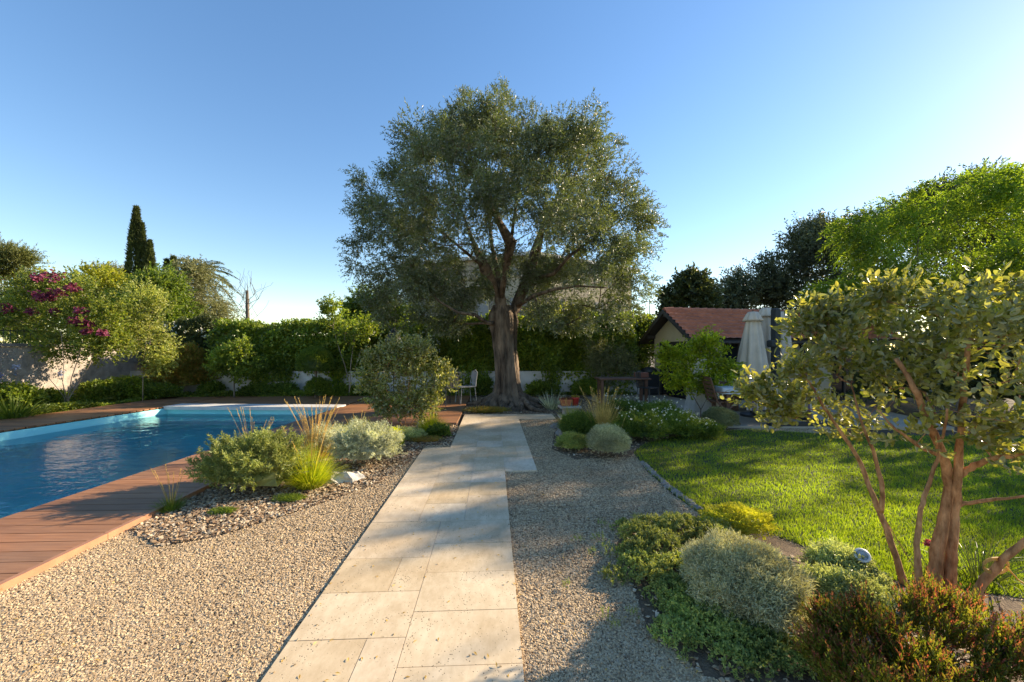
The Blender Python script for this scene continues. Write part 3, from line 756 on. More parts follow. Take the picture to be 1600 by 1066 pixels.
# smaller shrub of the same kind by the path
b = gr(635, 7.6)
S = lambda L: [W(*q) for q in L]
tree('feijoa_shrub', 'rounded multi stemmed grey green shrub standing left of the path', 'shrub', b,
     pl([(600, 575, 24), (640, 560, 26), (590, 600, 22), (625, 600, 28), (665, 585, 28), (680, 610, 24), (640, 625, 24), (605, 630, 18), (660, 630, 20), (615, 555, 18), (655, 548, 14), (690, 590, 16), (590, 560, 12)], 7.6),
     'l_feijoa2', 'bark_feijoa', 1900, .05, .026, per=9, rc=.14, twig=.12, nl=9, shape='oval', up=.25, r0=.0028,
     stems=[S([(622, 655, 7.6), (612, 630, 7.6), (600, 600, 7.6)]), S([(633, 655, 7.6), (636, 620, 7.6), (640, 590, 7.6)]), S([(648, 652, 7.6), (655, 630, 7.6), (668, 600, 7.6)])], step=.15)

# lemon tree before the pool house
tree('lemon_tree', 'small citrus tree with glossy yellow green crown in front of the pool house', 'tree', gr(1095, 8.6),
     pl([(1070, 560, 20), (1095, 545, 20), (1120, 560, 18), (1060, 585, 18), (1090, 580, 24), (1120, 590, 20), (1100, 600, 14), (1070, 600, 14), (1105, 538, 12), (1050, 560, 10), (1135, 580, 10)], 8.6),
     'l_lemon', 'bark_grey', 1000, .075, .034, per=7, rc=.13, twig=.15, nl=7, shape='oval', up=.1, r0=.003,
     stems=[S([(1095, 640, 8.6), (1085, 622, 8.6), (1075, 605, 8.6)]), S([(1095, 641, 8.6), (1105, 622, 8.6), (1112, 605, 8.6)])], step=.15)

# pepper tree and the dark trees on the right
pepper, _ = tree('pepper_tree', 'weeping bright green pepper tree rising behind the roof of the pool house', 'tree', gr(1490, 13.5),
     pl([(1400, 350, 40, 12.6), (1360, 390, 34, 12.4), (1450, 340, 40, 13), (1510, 320, 38, 13), (1560, 300, 34, 12.8), (1590, 330, 40, 12.6), (1430, 410, 50, 12.4), (1500, 400, 52, 12.4), (1560, 390, 46, 12.6), (1370, 430, 34, 12.3),
         (1420, 455, 40, 12.2), (1480, 460, 40, 12.4), (1540, 450, 40, 12.6), (1345, 360, 22, 12.5), (1325, 455, 18, 12.2), (1300, 450, 12, 12.2), (1630, 330, 60, 13), (1650, 420, 70, 13.5), (1500, 360, 60, 14.5), (1580, 440, 60, 14.5), (1700, 380, 70, 14)]),
     'l_pepper', 'bark_grey', 4300, .12, .034, per=9, rc=.2, twig=.6, nl=13, spread=.65, droop=.62, up=.42, r0=.007, out=.75, shell=.45)
tree('broadleaf_tree', 'tall loose tree just beyond the right edge that shades the lawn', 'tree', (14.6, 9.6, 0), [(14.3, 11.5, 6.15, .32), (14.3, 10.35, 6.25, .32), (14.3, 9.7, 5.8, .4), (14.3, 10.6, 5.5, .4), (14.2, 9.5, 4.3, .7), (14.4, 11.0, 4.4, .6), (14.6, 9.2, 3.3, .7), (14.4, 8.2, 4.3, .5), (14.6, 10.5, 3.3, .6), (14.2, 8.1, 6.6, .14)], 'l_pepper', 'bark_grey', 1150, .12, .06, per=8, rc=.26, twig=.35, nl=9, r0=.008, droop=.3)
tree('broadleaf_tree', 'low spreading tree beyond the right edge of the lawn', 'tree', (11.6, 5.8, 0), [(11.2, 5.4, 2.0, .8), (12.0, 6.6, 2.4, .7), (10.8, 4.6, 1.5, .7), (11.4, 6.4, 1.2, .8), (11., 3.6, 1.2, .8)], 'l_ivy', 'bark_grey', 1700, .12, .07, per=8, rc=.36, twig=.35, nl=8, r0=.008)
tree('holm_oak', 'dark blue green evergreen tree behind the left half of the pool house roof', 'tree', gr(1250, 22),
     pl([(1180, 460, 36), (1215, 430, 40), (1255, 400, 42), (1300, 385, 44), (1340, 380, 44), (1290, 440, 50), (1230, 470, 40), (1340, 450, 60), (1145, 478, 24), (1270, 372, 20), (1390, 400, 60), (1400, 470, 60)], 22),
     'l_blue', 'bark_grey', 8500, .16, .07, per=10, rc=.7, twig=.5, nl=8, r0=.01)
tree('dark_evergreen_tree', 'dark evergreen tree showing above and behind the bright pepper tree at the right edge', 'tree', gr(1540, 20),
     pl([(1480, 330, 40), (1540, 320, 50), (1590, 350, 50), (1450, 360, 40), (1580, 420, 60), (1650, 380, 80), (1500, 400, 70), (1440, 340, 20), (1620, 470, 80), (1530, 490, 60), (1720, 420, 90)], 20),
     'l_dark', 'bark_grey', 8500, .17, .07, per=10, rc=.7, twig=.5, nl=8, r0=.01)
tree('broadleaf_tree', 'small dark green tree just behind the ridge at the left end of the pool house', 'tree', gr(1075, 17),
     pl([(1060, 470, 20), (1085, 452, 18), (1100, 472, 18), (1050, 490, 16), (1078, 480, 24), (1075, 445, 10)], 17),
     'l_dark', 'bark_grey', 1700, .17, .09, per=9, rc=.35, twig=.3, nl=7, r0=.006)

# ------------------------------------------------------------------ left side trees
tree('cedar_tree', 'cedar with flat layered branches at the far left edge', 'tree', gr(-60, 17),
     pl([(0, 400, 22), (18, 408, 12), (-30, 420, 50), (5, 430, 20), (-20, 480, 50), (10, 470, 30), (25, 460, 16), (20, 500, 30), (-60, 440, 60), (30, 406, 8)], 17),
     'l_cedar', 'bark_grey', 4200, .06, .03, per=14, rc=.38, twig=.3, nl=14, flat=.5, spread=.9, r0=.008)
def cypress(px, top, D, rpx, label, sub=()):
    base = gr(px, D); t = thing('cypress_tree', label, 'tree', base, 'cypress trees beyond the left wall')
    mb = MB(); mb.tube([base, base+np.array([0, 0, (W(px, top, D)[2])*.9])], [.14, .02], 8); mb.build('trunk', MT['bark_grey'], t)
    mb = MB()
    for (qx, qt, qr, m) in [(px, top, rpx, 1.)]+list(sub):
        h = W(qx, qt, D)[2]; x0 = (qx-CX)/F*D; r = 1.4*qr/F*D; N = int(15000*m)
        z = R.rand(N)**.95; prof = np.minimum(1, (z+.03)*5)**.5*np.clip(1-z, 0, 1)**.85*1.25+.01
        a = R.rand(N)*6.283; rr = r*prof*(.72+.28*R.rand(N))*(1+.16*np.sin(a*3+z*17)+.13*np.sin(a*5-z*37))
        P = np.stack([x0+np.cos(a)*rr, D+np.sin(a)*rr, z*h*1.0], 1)
        d = np.stack([np.cos(a)*.5, np.sin(a)*.5, np.ones(N)*.9], 1)+rdir(N)*.45
        leaves(mb, P, d, .16*(.6+.8*R.rand(N)), .05, 'rhomb')
    mb.build('crown', MT['l_cypress'], t)
cypress(213, 325, 21, 16, 'tall dark cypress with a second leader, above the shrubs beyond the left wall', [(234, 378, 14, .7), (222, 350, 12, .5)])
cypress(271, 404, 19, 12, 'shorter cypress with two tips right of the tall one', [(261, 408, 9, .5)])
tree('grey_bushy_tree', 'rounded grey green tree between the short cypress and the bare trunk', 'tree', gr(315, 17),
     pl([(300, 450, 26), (325, 470, 28), (290, 480, 24), (340, 495, 22), (310, 500, 30), (300, 425, 12)], 17), 'l_grey', 'bark_grey', 3000, .10, .03, per=10, rc=.4, twig=.4, nl=10, droop=.4, r0=.006)
tree('grey_bushy_tree', 'distant pale olive green tree left of the tall cypress', 'tree', gr(172, 26),
     pl([(165, 435, 14), (185, 430, 14), (175, 445, 20), (195, 445, 16)], 26), 'l_grey', 'bark_grey', 1300, .14, .05, per=8, rc=.4, twig=.4, nl=9, r0=.01)
def palm(px, top, D):
    base = gr(px, D); t = thing('palm_tree', 'palm with arching feathery fronds beyond the grey bushy tree', 'tree', base)
    h = W(px, top, D); mb = MB(); mb.tube([base, h], [.22, .17], 10, .1); mb.build('trunk', MT['bark_grey'], t)
    for i in range(22):
        a = i*2.4; el = .9-.06*i; L = 2.1
        d = np.array([math.cos(a)*math.cos(el), math.sin(a)*math.cos(el), math.sin(el)])
        mb = MB(); s = np.linspace(0, 1, 26); sp = h+d*L*s[:, None]; sp[:, 2] -= 1.2*s**2
        tg = norm(np.gradient(sp, axis=0)); sd = norm(np.cross(tg, [0, 0, 1.]))
        for sg in (-1, 1): leaves(mb, sp[2:], sd[2:]*sg+tg[2:]*.7-np.array([0, 0, .25]), .5*np.sin(np.clip(s[2:]*.9+.1, 0, 1)*3.14)+.12, .05, 'rhomb')
        mb.tube(sp, np.linspace(.02, .006, 26), 4)
        mb.build('frond', MT['l_cypress'], t)
palm(310, 424, 22)
# bare trunk
def bare():
    base = gr(388, 16); t = thing('bare_tree', 'leafless tree with a single brown pole like trunk above the hedge', 'tree', base)
    mb = MB(); mb.tube([base, W(387, 500, 16), W(386, 454, 16)], [.09, .07, .055], 8, .1)
    for i in range(16):
        p0 = W(387, R.uniform(455, 520), 16); a = R.uniform(-1, 1); q = [p0]
        for k in range(5): q.append(q[-1]+np.array([a*.22+R.normal()*.05, R.normal()*.1, .12+R.rand()*.16]))
        mb.tube(q, [.011, .009, .007, .006, .005, .004], 4)
        mb.tube([q[2], q[2]+np.array([-a*.2, 0, .3]), q[2]+np.array([-a*.3, 0, .6])], [.01, .007, .004], 4)
    mb.build('trunk', MT['bark_grey'], t)
bare()
tree('lime_green_tree', 'sunlit yellow green tree beyond the left wall, behind the magenta flowers', 'tree', gr(140, 17),
     pl([(100, 465, 22), (160, 450, 26), (130, 470, 30), (80, 480, 30), (190, 480, 26), (150, 500, 36), (60, 500, 34), (200, 510, 26), (100, 510, 36), (175, 455, 14), (235, 470, 24), (250, 500, 24)], 17),
     'l_yellow', 'bark_grey', 4400, .12, .07, per=10, rc=.5, twig=.35, nl=8, r0=.008)
tree('background_tree', 'green sunlit tree behind the grey wall under the two cypresses', 'tree', gr(245, 15),
     pl([(220, 480, 24), (255, 470, 22), (240, 510, 26), (270, 500, 20), (205, 520, 22), (275, 530, 18), (250, 450, 12), (235, 450, 12)], 15),
     'l_mid', 'bark_grey', 3000, .11, .06, per=10, rc=.4, twig=.3, nl=8, r0=.007)
# crape myrtle
D = 10.4; bs = gr(104, D); bs[0] += .0
myr, _ = tree('crape_myrtle', 'crape myrtle with pale forked stems and magenta flower heads in front of the left wall', 'tree', bs,
     pl([(60, 470, 30), (100, 460, 30), (140, 480, 28), (30, 490, 26), (80, 500, 30), (120, 515, 28), (160, 510, 24), (50, 530, 24), (100, 545, 20), (180, 490, 20), (10, 500, 26), (150, 545, 20), (60, 450, 14), (175, 535, 18)], D),
     'l_myrtle', 'bark_pale', 2300, .065, .034, per=8, rc=.24, twig=.2, nl=8, shape='oval', r0=.004,
     stems=[S([(104, 620, D), (96, 590, D), (86, 560, D), (70, 530, D)]), S([(106, 620, D), (112, 590, D), (122, 560, D), (130, 530, D)]), S([(100, 620, D), (84, 600, D), (62, 575, D), (45, 545, D)]),
            S([(108, 622, D), (122, 600, D), (140, 570, D), (152, 535, D)]), S([(103, 622, D), (98, 600, D-.2), (100, 560, D-.2), (95, 520, D-.2)])])
for (px, py, r) in [(58, 434, 6), (84, 432, 9), (62, 462, 9), (88, 458, 8), (113, 450, 7), (12, 482, 7), (86, 488, 6), (129, 486, 8), (120, 502, 8), (135, 505, 7), (78, 465, 6), (49, 487, 5), (160, 521, 5), (136, 518, 5)]:
    mb = MB(); c = W(px, py, D-.55+R.rand()*.2); rr = r/F*D; N = 80; rr *= 1.15; u = rdir(N)
    leaves(mb, c+u*(rr*R.rand(N)**.5)[:, None]*np.array([1.25, 1.1, .8]), rdir(N), .075, .065, 'rhomb'); mb.build('flower_head', MT['magenta'], myr)
tree('variegated_small_tree', 'slender small tree with cream edged leaves at the right end of the left wall', 'tree', gr(223, 11.3),
     pl([(215, 500, 22), (240, 485, 18), (205, 525, 18), (235, 525, 20), (252, 545, 14), (225, 465, 12), (245, 570, 10)], 11.3),
     'l_cream', 'bark_pale', 1050, .06, .034, per=8, rc=.25, twig=.2, nl=8, shape='oval', r0=.003,
     stems=[S([(223, 600, 11.3), (222, 570, 11.3), (230, 530, 11.3)]), S([(224, 590, 11.3), (232, 560, 11.3), (236, 520, 11.3)])])

# ------------------------------------------------------------------ walls, hedges
mb = MB(); t = thing('garden_wall', 'grey plastered garden wall with a stone cap behind the magenta flowering tree', 'wall', (-12.5, 11, 0))
mb.box((-12.62, 9.6, .76), (.25, 9.6, 1.62), .02); mb.build('wall', MT['stonewall'], t)
mb = MB()
for k in range(12): mb.box((-12.62-.02*(5.2+k*.8-9.6), 5.2+k*.8, 1.615), (.36, .79, .085), .02, .01)
mb.build('cap', MT['stonecap'], t)
mb = MB(); t = thing('iron_railing', 'low dark iron railing on top of the left wall at the frame edge', 'railing', (-12.6, 9, 1.66))
for k in range(26): mb.tube([(-12.6, 7.2+k*.14, 1.65), (-12.6, 7.2+k*.14, 2.02)], .008, 5)
mb.build('bars', MT['charcoal'], t)
mb = MB(); mb.box((-12.6, 8.95, 1.98), (.02, 3.6, .02)); mb.build('rail', MT['charcoal'], t)
tag(MB().box((-4.1, 13.2, .37), (17.0, .2, .82)).build('garden_wall', MT['whitewall']), 'low whitewashed wall running below the dark hedge', 'wall')

def hedge(name, label, x0, x1, y, z0, z1, depth, leafm, n, L, Wd, topvar=.15, hang=(), ph=0.):
    t = thing(name, label, 'hedge', ((x0+x1)/2, y, 0))
    mb = MB()
    for k in range(int((x1-x0)/.7)+1):
        x = x0+.2+k*.7
        if x > x1: break
        for j in range(3): mb.tube([(x, y+.1, 0), (x+R.normal()*.15, y+R.normal()*.1, z1*.5), (x+R.normal()*.4, y+R.normal()*.2, z1-.15)], [.03, .02, .008], 5)
    mb.build('stems', MT['bark_grey'], t)
    mb = MB(); xs = R.uniform(x0, x1, n)
    top = z1+topvar*(np.sin(xs*1.7+ph)+.6*np.sin(xs*4.1+1+ph)+.4*np.sin(xs*9+ph))*.6
    q = R.rand(n); face = q < .62
    v = R.rand(n)**.85
    zz = np.where(face, z0+(top-z0)*v, top-.12*R.rand(n)); 
    rel = (zz-z0)/(top-z0)
    bulge = .22*np.sin(xs*2.3+zz*3+ph)+.13*np.sin(xs*5.7-zz*5)+.3*np.sin(np.clip(rel, 0, 1)*3.14)
    yy = np.where(face, y-depth/2-bulge*.5+.10*R.normal(size=n), y+depth*(R.rand(n)-.5)*1.1)
    P = np.stack([xs, yy, zz], 1)
    d = np.where(face[:, None], np.array([0, -.8, -.1]), np.array([0, -.1, .8]))+rdir(n)*.8
    nn = np.where(face[:, None], np.array([0, -.6, .6]), np.array([0, 0, 1.]))+rdir(n)*.6
    leaves(mb, P, d, L*(.6+.8*R.rand(n)), Wd*(.6+.8*R.rand(n)), 'rhomb', nn)
    # soft top shoots
    m = n//14; xs = R.uniform(x0, x1, m); zt = z1+topvar*(np.sin(xs*1.7+ph)+.6*np.sin(xs*4.1+1+ph)+.4*np.sin(xs*9+ph))*.6
    sprigs(mb, np.stack([xs, y+depth*(R.rand(m)-.5), zt-.05], 1), np.array([0, 0, 1.])+rdir(m)*.5, .28, 6, L, Wd)
    for (hx, hz, w) in hang:
        k = 420; P = np.stack([hx+R.normal(size=k)*w, 13.04-.08*R.rand(k), hz+(1.0-hz)*R.rand(k)], 1)
        leaves(mb, P, np.array([0, -.5, -.8])+rdir(k)*.6, L, Wd, 'rhomb')
    core = MB().box(((x0+x1)/2, y+.05, (z0+z1)/2-.08), (x1-x0-.1, depth*.62, (z1-z0)*.84))
    mb.add(core.vs[0], [core.p[0]])
    mb.build('foliage', MT[leafm], t)
hedge('ivy_hedge', 'long dark ivy clad hedge above the white wall, left of the big tree', -9.9, -2.6, 13.7, .62, 2.15, .9, 'l_ivy', 30000, .09, .075, .12, [(-5.7, .25, .13), (-4.6, .3, .12), (-8.2, .35, .2), (-7.5, .5, .2)])
hedge('ivy_hedge', 'dark green hedge behind the trunk of the big tree', -2.5, 4.1, 13.8, .55, 2.35, .9, 'l_ivy', 28000, .09, .075, .18, [(-2.0, .1, .25), (-1.2, .25, .25), (1.3, .1, .15), (2.6, .1, .3), (3.5, .0, .3)], 2.)

def bush(name, label, cat, c, r, leafm, n, L, Wd, mat_stem=None, lump=.12, k=3., flat=1., up=.3, shape='rhomb', jit=.5, fill=.25, group=None, top=True, squash=0., sprig=None, zmin=.0):
    """domed bush: c ground centre, r radii"""
    c = np.array(c, float); r = np.array(r, float)
    mb = MB(); u = rdir(n); u[:, 2] = np.where(u[:, 2] < -.25, -u[:, 2], u[:, 2])
    ph = R.rand()*6
    rad = (1-fill*R.rand(n)**2)*(1+lump*lumpnoise(u, k, ph)+lump*.5*lumpnoise(u, k*2.7, ph+2))
    ctr = c+np.array([0, 0, r[2]*.42]); rz = r*np.array([1, 1, .58])
    P = ctr+u*rad[:, None]*rz; keep = P[:, 2] > c[2]+zmin-.01; P, u = P[keep], u[keep]; N = len(P)
    d = u+rdir(N)*jit+np.array([0, 0, up])
    if sprig:
        nl, tw = sprig; sprigs(mb, P-norm(d)*tw*.6, d, tw, nl, L, Wd, shape, .7)
    else: leaves(mb, P, d, L*(.6+.8*R.rand(N)), Wd*(.6+.8*R.rand(N)), shape)
    # woody heart of the bush
    hp = []
    for th in np.linspace(-.42, 1.45, 9): hp.append((math.cos(th)*.80, math.sin(th)))
    a = np.linspace(0, 6.283, 20, endpoint=False); V = []
    for cr, sz in hp:
        uu = np.stack([np.cos(a)*cr, np.sin(a)*cr, np.full(20, sz*.8)], 1)
        V.append(ctr+uu*rz*(1+lump*lumpnoise(uu, k, ph))[:, None]*.93)
    kk = np.arange(20); k1 = (kk+1) % 20
    mb.add(np.concatenate(V), [np.concatenate([np.stack([i*20+kk, i*20+k1, (i+1)*20+k1, (i+1)*20+kk], 1) for i in range(8)]), np.array([[8*20+j for j in range(20)]])])
    o = mb.build(name, MT[leafm]); tag(o, label, cat, group); return o
def gg(px, py): return G(px, py, -.015)
# --- foreground bed
bush('santolina_bush', 'large silver grey dome of fine foliage in the bed at the right foreground', 'shrub', gg(1196, 1000)+np.array([0.02, .24, 0]), (.29, .31, .37), 'l_silver', 9500, .03, .0046, lump=.12, k=4, up=.35, jit=.7, fill=.25, sprig=(7, .07))
def bigbush():
    b = gg(1440, 1085)+np.array([0, .1, 0]); t = thing('red_tipped_shrub', 'bushy shrub with red tipped narrow leaves at the bottom right corner', 'shrub', b)
    lum = []
    for (px, py, D_, r) in [(1290, 1010, 1.8, .12), (1350, 980, 1.85, .15), (1410, 990, 1.75, .17), (1480, 960, 1.8, .17), (1540, 990, 1.7, .17), (1590, 1020, 1.6, .16), (1350, 1050, 1.65, .14), (1450, 1050, 1.6, .16), (1530, 1080, 1.5, .15), (1300, 960, 1.95, .09), (1450, 930, 1.95, .08), (1640, 1000, 1.7, .2), (1420, 1100, 1.5, .15)]:
        w = W(px, py, D_); lum.append((w[0]*1.02, w[1], max(w[2]-.10, .09), r*.95))
    C = clusters(lum, 16, shell=.3)
    nd_, pr, rad = skeleton([b, b+np.array([0, .05, .06])], [-1, 0], C, .08, .02, .0011, 2.2, .012)
    mb = MB(); wood_mesh(mb, nd_, pr, rad, 5); mb.build('stems', MT['bark_feijoa'], t)
    mb = MB(); n = 4800; k = R.randint(0, len(C), n); u = rdir(n); Q = C[k]+u*(.05*R.rand(n))[:, None]
    Dr = u*.4+norm(Q-b)*.5+np.array([0, 0, .7]); P = Q
    sprigs(mb, Q, Dr, .08, 9, .022, .0075, 'rhomb', .6, 0, .3)
    mb.build('foliage', MT['l_bronze2'], t)
    mb = MB(); j = R.rand(n) < .42
    sprigs(mb, Q[j]+norm(Dr[j])*.05, Dr[j], .06, 7, .018, .0055, 'rhomb', .5, 0, .3)
    mb.build('red_tips', MT['l_red'], t)
bigbush()
bush('sedum_cushion', 'bright yellow stonecrop cushion behind the large silver dome', 'ground cover', gg(1150, 838), (.28, .18, .24), 'l_sedumyel', 6500, .017, .010, lump=.2, k=6, group=None)
def carpet(name, label, spots, leafm, per, L, Wd, h=.05, group=None, kind='stuff'):
    mb = MB()
    for (px, py, r, *hh) in spots:
        c = gg(px, py); H = hh[0] if hh else h; rr = r/F*c[1]; n = int(per*rr*rr*900)
        q = R.rand(n)**.5; a = R.rand(n)*6.283; lim = 1+.18*np.sin(a*5+px)+.12*np.sin(a*9)
        x = np.cos(a)*q*rr*lim; y = np.sin(a)*q*rr*lim
        z = H*np.sqrt(np.clip(1-q*q, 0, 1))*(1+.25*np.sin(x*60+px)*np.cos(y*55))-.01
        P = np.stack([c[0]+x, c[1]+y, z], 1)
        sprigs(mb, P, np.stack([x/rr*.6, y/rr*.6, np.ones(n)], 1)+rdir(n)*.35, .022, 7, L, Wd, 'rhomb', 1.1)
    o = mb.build(name, MT[leafm]); return tag(o, label, 'ground cover', group, kind)
carpet('stonecrop_carpet', 'spreading green stonecrop carpet below the silver dome',
       [(1120, 985, 60, .09), (1060, 940, 45, .09), (1180, 1010, 60, .08), (1100, 900, 50, .1), (1060, 1000, 36), (1230, 1030, 40), (1150, 1040, 30), (985, 870, 22), (1090, 950, 60, .07), (1150, 970, 60, .07), (1000, 895, 30, .1), (980, 830, 20)],
       'l_sedum', 15, .019, .0105)
carpet('stonecrop_carpet', 'yellowish stonecrop mounds at the gravel edge of the bed',
       [(1030, 870, 40, .15), (1060, 845, 36, .16), (1000, 848, 30, .12), (1110, 862, 38, .16), (1020, 830, 28, .08), (960, 905, 18, .05), (1020, 915, 28, .1), (1075, 832, 24, .1), (1000, 880, 26, .12), (1045, 905, 30, .12)],
       'l_euph', 15, .019, .0105)
PALE = [(1310, 890, 30, 'pale green feathery clump left of the white garden spotlight'), (1290, 925, 26, 'pale green feathery clump touching the right side of the large silver dome'), (1352, 915, 20, 'pale green feathery clump directly below the white garden spotlight'), (1335, 935, 28, 'pale feathery clump nearest the red tipped shrub'),
        (1120, 838, 18, 'small pale clump on the left of the yellow stonecrop')]
for px, py, r, lab in PALE:
    c = gg(px, py+r*.4); rr = r/F*c[1]*1.25
    bush('feathery_clump', lab, 'plant', c, (rr, rr*.9, rr*1.1), 'l_sedumpale', 1100, .024, .008, lump=.25, k=6, sprig=(10, .07), group='pale feathery clumps by the lawn')
TUFT = [(903, 848, 9), (935, 845, 11), (950, 870, 9), (975, 822, 9), (988, 965, 10), (962, 985, 8), (885, 920, 7), (945, 968, 10), (950, 860, 12), (1070, 1042, 8), (995, 812, 8), (925, 868, 7), (1240, 1062, 9), (940, 823, 8)]
ft = None
for i, (px, py, r) in enumerate(TUFT):
    if ft is None:
        ft = carpet('stonecrop_tuft', '', [(px, py, r, .035)], 'l_sedum', 9, .011, .006, kind=None); org = gg(px, py)
        for v in ft.data.vertices: v.co.x -= org[0]; v.co.y -= org[1]
        o = ft
    else:
        o = ft.copy(); COL.objects.link(o)
    g0 = gg(px, py); o.location = (g0[0], g0[1], 0); s_ = r/9*g0[1]/gg(903, 848)[1]; o.scale = (s_, s_, 1); o.rotation_euler = (0, 0, i*1.3)
    o['label'] = 'small green stonecrop tuft seeded in the gravel beside the carpet'; o['category'] = 'plant'; o['group'] = 'stonecrop tufts in the gravel'
# spotlight
def spot():
    c = W(1347, 868, 2.6); t = thing('garden_spotlight', 'round white garden spotlight tilted among the pale clumps', 'spotlight', (c[0], c[1], 0))
    Rm = np.array(Matrix.Rotation(math.radians(-58), 3, 'X') @ Matrix.Rotation(.0, 3, 'Z')) ; Rm = np.array(Matrix.Rotation(math.radians(-25), 3, 'Z') @ Matrix.Rotation(math.radians(48), 3, 'X'))
    for nm, prof, m in (('housing', [(.028, -.07), (.045, -.05), (.05, -.004), (.052, .0)], 'whitemetal'), ('lens', [(.038, .0), (.038, .003), (.02, .005)], 'glassy'), ('ring', [(.056, -.004), (.056, .006), (.048, .010), (.040, .010), (.040, .002)], 'whitemetal')):
        mb = MB().lathe(prof, (0, 0, 0), 28); V = mb.vs[0]*.8 @ Rm.T+c; mb.vs = [V]
        mb.build(nm, MT[m], t, True)
    mb = MB().tube([(c[0], c[1], c[2]-.03), (c[0], c[1]+.01, 0)], .008, 8); mb.build('spike', MT['charcoal'], t)
MT['glassy'] = simplemat('lamp_glass', (.42, .47, .52), .15, .1, 8, 0)
spot()
# pink flowers
def stalks(name, label, px, py, n, h, mat, fm, fr=.02, spread=.12, cat='flowers', lean=.15, group=None):
    c = gg(px, py); t = thing(name, label, cat, c, group); mb = MB(); mf = MB()
    P = np.c_[c[0]+R.normal(size=n)*spread, c[1]+R.normal(size=n)*spread, np.full(n, -.02)]
    for p0 in P:
        d = np.array([R.normal()*lean, R.normal()*lean, 1.]); e = p0+d*h*R.uniform(.75, 1.1); m = (p0+e)/2-np.array([d[0], d[1], 0])*.1*h
        mb.tube([p0, m, e], [.003, .0025, .0015], 4); k = 26; u = rdir(k)
        leaves(mf, e+u*fr*.6*R.rand(k)[:, None], u, fr, fr*.6, 'rhomb')
    leaves(mb, P.repeat(6, 0)+R.normal(size=(n*6, 3))*.02, np.array([0, 0, 1.])+rdir(n*6)*.6, h*.4, .012)
    mb.build('stems', MT[mat], t); mf.build('flower_heads', MT[fm], t); return t
stalks('pink_flowers', 'pink flower on a thin stem behind the shrub stems on the lawn edge', 1452, 905, 3, .24, 'l_mid', 'magenta', .02, .02)
stalks('pink_flowers', 'single small pink bloom low in the red tipped shrub', 1290, 1062, 1, .16, 'l_mid', 'magenta', .014, .01)

def clump(name, label, px, py, n, h, wd, mat, spread=.06, open_=.5, droop=.45, seeds=0, sh=1.0, smat='straw', cat='ornamental grass', group=None, z=0, swid=.012):
    c = gg(px, py); t = thing(name, label, cat, c, group); mb = MB()
    a = R.rand(n)*6.283; q = R.rand(n)**.6; P = np.stack([c[0]+np.cos(a)*q*spread, c[1]+np.sin(a)*q*spread, np.full(n, -.02)], 1)
    d = np.stack([np.cos(a)*q*open_, np.sin(a)*q*open_, np.ones(n)], 1)+rdir(n)*.12
    blades(mb, P, d, h*(.6+.55*R.rand(n)), wd, droop*q, 5)
    mb.build('blades', MT[mat], t)
    if seeds:
        mb = MB()
        for i in range(seeds):
            aa = R.rand()*6.283; L = h*sh*R.uniform(.75, 1.25); d = np.array([math.cos(aa)*.34+R.normal()*.08, math.sin(aa)*.3, 1.]); d /= np.linalg.norm(d)
            s = np.linspace(0, 1, 8)[:, None]; pts = c+d*L*s; pts[:, 2] -= (s[:, 0]**2)*L*.12
            mb.tube(pts, np.linspace(.0022, .0012, 8), 4); k = 38; tt = R.rand(k); tp = pts[-1]; tg = norm(pts[-1]-pts[-2])
            leaves(mb, tp-tg*(tt*swid*11)[:, None], tg*.9+rdir(k)*.55, swid*1.6, swid*.28, 'rhomb')
        mb.build('seed_stalks', MT[smat], t)
    return t
clump('strap_grass', 'long arching dark grass blades behind the thick trunk at the lawn edge', 1530, 905, 70, .5, .009, 'l_dark', .1, .9, .6, 0, cat='plant')
# --- left bank
bush('spurge_bush', 'knobbly green bush at the left end of the bank next to the deck boards', 'shrub', gg(372, 780)+np.array([0, .28, 0]), (.52, .42, .56), 'l_euph', 1250, .034, .0095, lump=.3, k=4.5, sprig=(26, .12), fill=.35)
clump('sedge_clump', 'bright yellow green fountain of fine grass between the knobbly bush and the white stone', 485, 762, 1500, .52, .006, 'sedge', .10, .95, .5, 9, 1.5)
clump('dry_grass_clump', 'dry golden grass with tall seed stalks behind the bright fountain grass', 492, 716, 800, .5, .005, 'straw', .16, .7, .35, 50, 1.7)
clump('dry_grass_clump', 'thin dry grass with slender stalks behind the knobbly bush', 395, 722, 200, .34, .004, 'sedge', .16, .7, .35, 14, 2.2)
clump('grass_tuft', 'small green grass tuft at the edge of the deck with long thin stalks', 268, 798, 380, .2, .004, 'l_mid', .07, .9, .4, 9, 2.2, smat='straw', swid=.008)
bush('silver_bush', 'silver blue bush behind the white stone', 'shrub', gg(562, 737)+np.array([0, .3, 0]), (.40, .34, .54), 'l_lav', 900, .034, .0075, lump=.24, k=4.5, sprig=(22, .12), fill=.35)
bush('silver_bush', 'darker silver bush between the dry golden grass and the brighter silver bush', 'shrub', gg(500, 718)+np.array([0, .25, 0]), (.3, .3, .42), 'l_lav', 900, .026, .005, lump=.2, k=4, sprig=(14, .1), fill=.3)
bush('lime_spurge', 'lime yellow plant just right of the silver blue bush', 'plant', gg(612, 704), (.15, .2, .32), 'l_lime', 1100, .03, .012, lump=.2, k=5, sprig=(5, .04))
clump('grass_clump', 'upright green grass under the left side of the round shrub', 558, 696, 1100, .45, .008, 'sedge', .24, .6, .35, 6, 1.3)
clump('grass_clump', 'yellow green arching grass to the right of the round shrub', 674, 676, 1000, .42, .009, 'sedge', .13, .9, .5, 4, 1.4)
bush('grey_groundcover', 'low grey green leafy cushion at the foot of the round shrub', 'plant', gg(628, 686), (.36, .24, .16), 'l_sedumpale', 1300, .03, .014, lump=.2, k=6, sprig=(5, .05))
